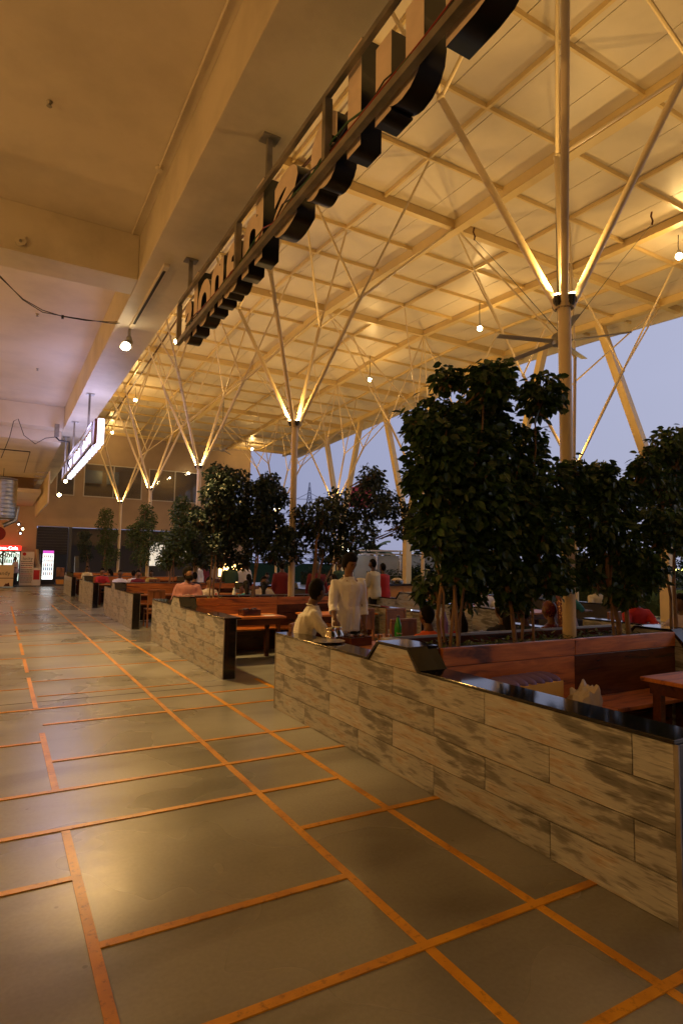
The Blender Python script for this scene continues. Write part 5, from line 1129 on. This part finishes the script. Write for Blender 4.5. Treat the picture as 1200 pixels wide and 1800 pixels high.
# clipped hedge along the edge of the court
hd_ = MB(); hd_.box(20.35, 21.0, 2, 42, 0, .95); rnd = random.Random(5); P, F = leaf_proto(.12, .08)
for _ in range(15000):
    y = rnd.uniform(2, 42); x = 20.6+rnd.uniform(-.4, .5); z = rnd.uniform(.05, 1.25+.15*math.sin(y*1.3)+.12*noise.noise(Vector((y*2, 0, 0)))*3)
    Mx = Matrix.Translation((x, y, z)) @ Matrix.Rotation(rnd.uniform(0, 6.28), 4, 'Z') @ Matrix.Rotation(rnd.uniform(-1, 1), 4, 'Y'); hd_.add([Mx @ p for p in P], F)
o = hd_.build('hedge', 'fol_far', None, fix=False, label='low leafy hedge along the garden side of the court', category='hedge'); o['kind'] = 'stuff'
for i, (x, y, h_, r_) in enumerate(((23, 12, 2.4, 1.5), (25, 17, 2.6, 1.8), (27.5, 20.5, 2.3, 1.6), (24, 24, 2.2, 1.4), (33, 14, 3.2, 2.0), (36, 19, 3.3, 2.2), (30, 27, 2.4, 1.6), (22.5, 29, 2.0, 1.3), (40, 26, 3.5, 2.2))):
    rnd = random.Random(i+200)
    clump('dark garden bush beyond the court, %s' % ['behind the red shirted man', 'left of the right edge post', 'under the garden light strip', 'before the white shelter', 'at the far right', 'behind the light strip on the right', 'right of the white shelter', 'behind the yellow counter', 'distant one on the right'][i], 'garden_bush',
          [((x+rnd.uniform(-r_, r_)*.8, y+rnd.uniform(-r_, r_)*.8, h_*rnd.uniform(.35, .75)), r_*rnd.uniform(.45, .65), .8) for _ in range(6)], 1500, .2, i, trunk=h_*.5)
# far tree line
rnd = random.Random(77)
bl_ = [((x, 520-1.05*x+rnd.uniform(-10, 10), rnd.uniform(1, 4)), rnd.uniform(5, 9), .55) for x in [i*9+rnd.uniform(-3, 3) for i in range(-2, 52)]]
mb = MB(); P, F = leaf_proto(2.2, 1.8)
for c, d in crown_pts(bl_, 9000, rnd):
    Mx = Matrix.Translation(c) @ Matrix.Rotation(rnd.uniform(0, 6.28), 4, 'Z') @ Matrix.Rotation(rnd.uniform(-1, 1), 4, 'Y'); mb.add([Mx @ p for p in P], F)
o = mb.build('tree_line', 'fol_far', None, fix=False, kind='stuff'); o['label'] = 'far line of trees on the horizon beyond the garden'
# white framed shelter
q = pxy(620, 975, k=38); t = thing('garden_shelter', 'open white framed shelter with grey sheet walls beyond the court', 'shelter', (q.x, q.y, 0), R(-32)); mat('sheet_grey', (.30, .31, .32), .5, noise_s=1, noise_a=.2)
for i in range(5): MB().box(i*1.5-.05, i*1.5+.05, -.05, .05, 0, 2.45).build('post', 'board_white', t)
for i in range(4): MB().box(i*1.5+.07, i*1.5+1.43, .06, .1, .3, 2.2).build('wall_sheet', 'sheet_grey', t)
MB().box(-.2, 6.2, -.5, 1.6, 2.46, 2.54).build('roof', 'board_white', t)
MB().box(-.2, 6.2, -.06, .06, 2.25, 2.34).build('rail', 'board_white', t)
# palm and masts behind it
q = pxy(653, 975, k=46); t = thing('palm_tree', 'feathery palm crown rising behind the white shelter', 'palm tree', (q.x, q.y, 0)); MB().tube([(0, 0, 0), (.1, 0, 1.6), (0, 0, 2.6)], [.22, .17, .15], 8).build('trunk', 'bark', t)
rnd = random.Random(4)
for i in range(17):
    a = 2*PI*i/17+rnd.uniform(-.1, .1); el_ = rnd.uniform(.2, 1.25); fr = MB(); prev = None
    for j in range(8):
        f = j/7; r_ = 2.1*f; z = 2.6+r_*math.sin(el_)-1.0*f*f; c = Vector((math.cos(a)*r_*math.cos(el_*.7), math.sin(a)*r_*math.cos(el_*.7), z)); sdv = Vector((-math.sin(a), math.cos(a), 0))
        if prev is not None:
            for sg_ in (-1, 1): fr.add([prev, c, c+sdv*sg_*(.42*(1-f*.7))+Vector((0, 0, -.16)), prev+sdv*sg_*(.36*(1-f*.6))+Vector((0, 0, -.14))], [(0, 1, 2, 3)])
        prev = c
    fr.build('frond', mat('palm_green', (.10, .14, .05), .6), t, fix=False)
for (x, y, k, s_, lb) in ((610, 967, 37, .13, 'left of the white shelter'), (722, 964, 37, .10, 'right of the white shelter'), (895, 1013, 30, .08, 'behind the near trunks'), (1172, 1013, 22, .05, 'by the right hand post')):
    q = pxy(x, y, k=k); t = thing('garden_lamp', 'small bright garden lamp %s' % lb, 'lamp', (q.x, q.y, 0)); MB().tube([(0, 0, 0), (0, 0, q.z)], .035, 8).build('pole', 'steel_dull', t); MB().sphere((0, 0, q.z), s_, 12, 8).build('bulb', mat('cool_bulb', (1, 1, 1), .3, emit=(.8, .95, 1), es=25), t, smooth='all')
# light strip on a low building across the garden
a_ = pxy(1010, 998, k=55); b_ = pxy(1260, 1003, k=42); t = thing('garden_restaurant', 'low dark garden building with a yellow light strip and white railing', 'building', (0, 0, 0))
MB().bar(a_+Vector((0, 0, 0)), b_, .12, .12).build('light_strip', mat('strip_glow', (1, 1, .4), .4, emit=(1, .95, .25), es=5), t)
MB().bar(a_+Vector((.3, .3, -.9)), b_+Vector((.3, .3, -.9)), .5, 1.6).build('wall', mat('dim_wall', (.16, .17, .13), .8), t)
d_ = b_-a_
for i in range(14): p_ = a_+d_*(i/13); MB().bar(p_-Vector((.1, .1, .06)), p_-Vector((.1, .1, .9)), .07, .07, up=(1, 0, 0)).build('railing_post', 'board_white', t)
MB().bar(a_-Vector((.1, .1, .9)), b_-Vector((.1, .1, .9)), .07, .07).build('railing', 'board_white', t)
MB().bar(a_+Vector((1.5, 1.5, 1.2)), b_+Vector((1.5, 1.5, 1.2)), 3, .3).build('roof', 'dim_wall', t)
rnd = random.Random(31); t = thing('fairy_lights', 'loose string of tiny warm lights in the garden hedge at the right', 'lights', (0, 0, 0))
for i in range(26):
    q = pxy(rnd.uniform(1090, 1190), rnd.uniform(1005, 1045), X=20.1); MB().sphere(q, .022, 6, 4).build('tiny_bulb', 'bulb', t)
MB().tube([pxy(1090+i*8, 1012+14*abs(math.sin(i)), X=20.12) for i in range(13)], .006, 4).build('cord', 'wire', t)
# red billboard and pole
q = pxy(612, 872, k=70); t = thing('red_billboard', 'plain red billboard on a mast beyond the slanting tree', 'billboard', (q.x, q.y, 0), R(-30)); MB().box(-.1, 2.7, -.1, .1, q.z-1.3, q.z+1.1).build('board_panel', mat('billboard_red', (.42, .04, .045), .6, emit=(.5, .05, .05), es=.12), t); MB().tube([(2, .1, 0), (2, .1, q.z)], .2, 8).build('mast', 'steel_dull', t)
q = pxy(557, 876, k=60); t = thing('floodlight_mast', 'slim grey mast left of the V support in the sky', 'mast', (q.x, q.y, 0)); MB().tube([(0, 0, 0), (0, 0, q.z-1.4)], .09, 8).build('pole', 'steel_dull', t)
MB().bar((-.16, 0, q.z-1.4), (-.16, 0, q.z), .06, .06).bar((.16, 0, q.z-1.4), (.16, 0, q.z), .06, .06).bar((-.2, 0, q.z), (.2, 0, q.z), .06, .06).build('head_frame', 'steel_dull', t)
q = pxy(670, 955, k=80); t = thing('white_post', 'pale square post standing behind the shelter', 'post', (q.x-2.2, q.y, 0)); MB().box(-.5, .5, -.5, .5, 0, 3.4).build('post', 'board_white', t)
# power pylon
k_ = 230; q = pxy(541, 1000, k=k_); top = pxy(541, 851, k=k_); H_ = top.z+1; t = thing('power_pylon', 'grey lattice power pylon standing against the dusk sky', 'pylon', (q.x, q.y, 0), R(-30))
mat('pylon_grey', (.25, .25, .32), .6); leg = []
def pw(z): return interp([(0, 5.2), (H_*.45, 2.5), (H_*.8, .8), (H_, .12)], z)
for sx in (-1, 1):
    for sy in (-1, 1): MB().tube([(sx*pw(z), sy*pw(z), z) for z in (0, H_*.2, H_*.45, H_*.65, H_*.8, H_)], .13, 5).build('leg', 'pylon_grey', t)
lv = [H_*f for f in (0, .14, .26, .37, .46, .54, .62, .69, .76, .82, .88, .94)]; br = MB()
for z0_, z1_ in zip(lv, lv[1:]):
    a0, a1 = pw(z0_), pw(z1_)
    for sy in (-1, 1): br.tube([(-a0, sy*a0, z0_), (a1, sy*a1, z1_)], .09, 4).tube([(a0, sy*a0, z0_), (-a1, sy*a1, z1_)], .09, 4).tube([(-a1, sy*a1, z1_), (a1, sy*a1, z1_)], .08, 4)
br.build('lattice', 'pylon_grey', t, kind='stuff')
for f, wd in ((.46, 6.5), (.62, 11), (.80, 5)):
    z = H_*f; a0 = pw(z); MB().tube([(-wd, 0, z), (wd, 0, z)], .12, 5).tube([(-wd, 0, z), (0, 0, z+2.6)], .1, 5).tube([(wd, 0, z), (0, 0, z+2.6)], .1, 5).build('cross_arm', 'pylon_grey', t)
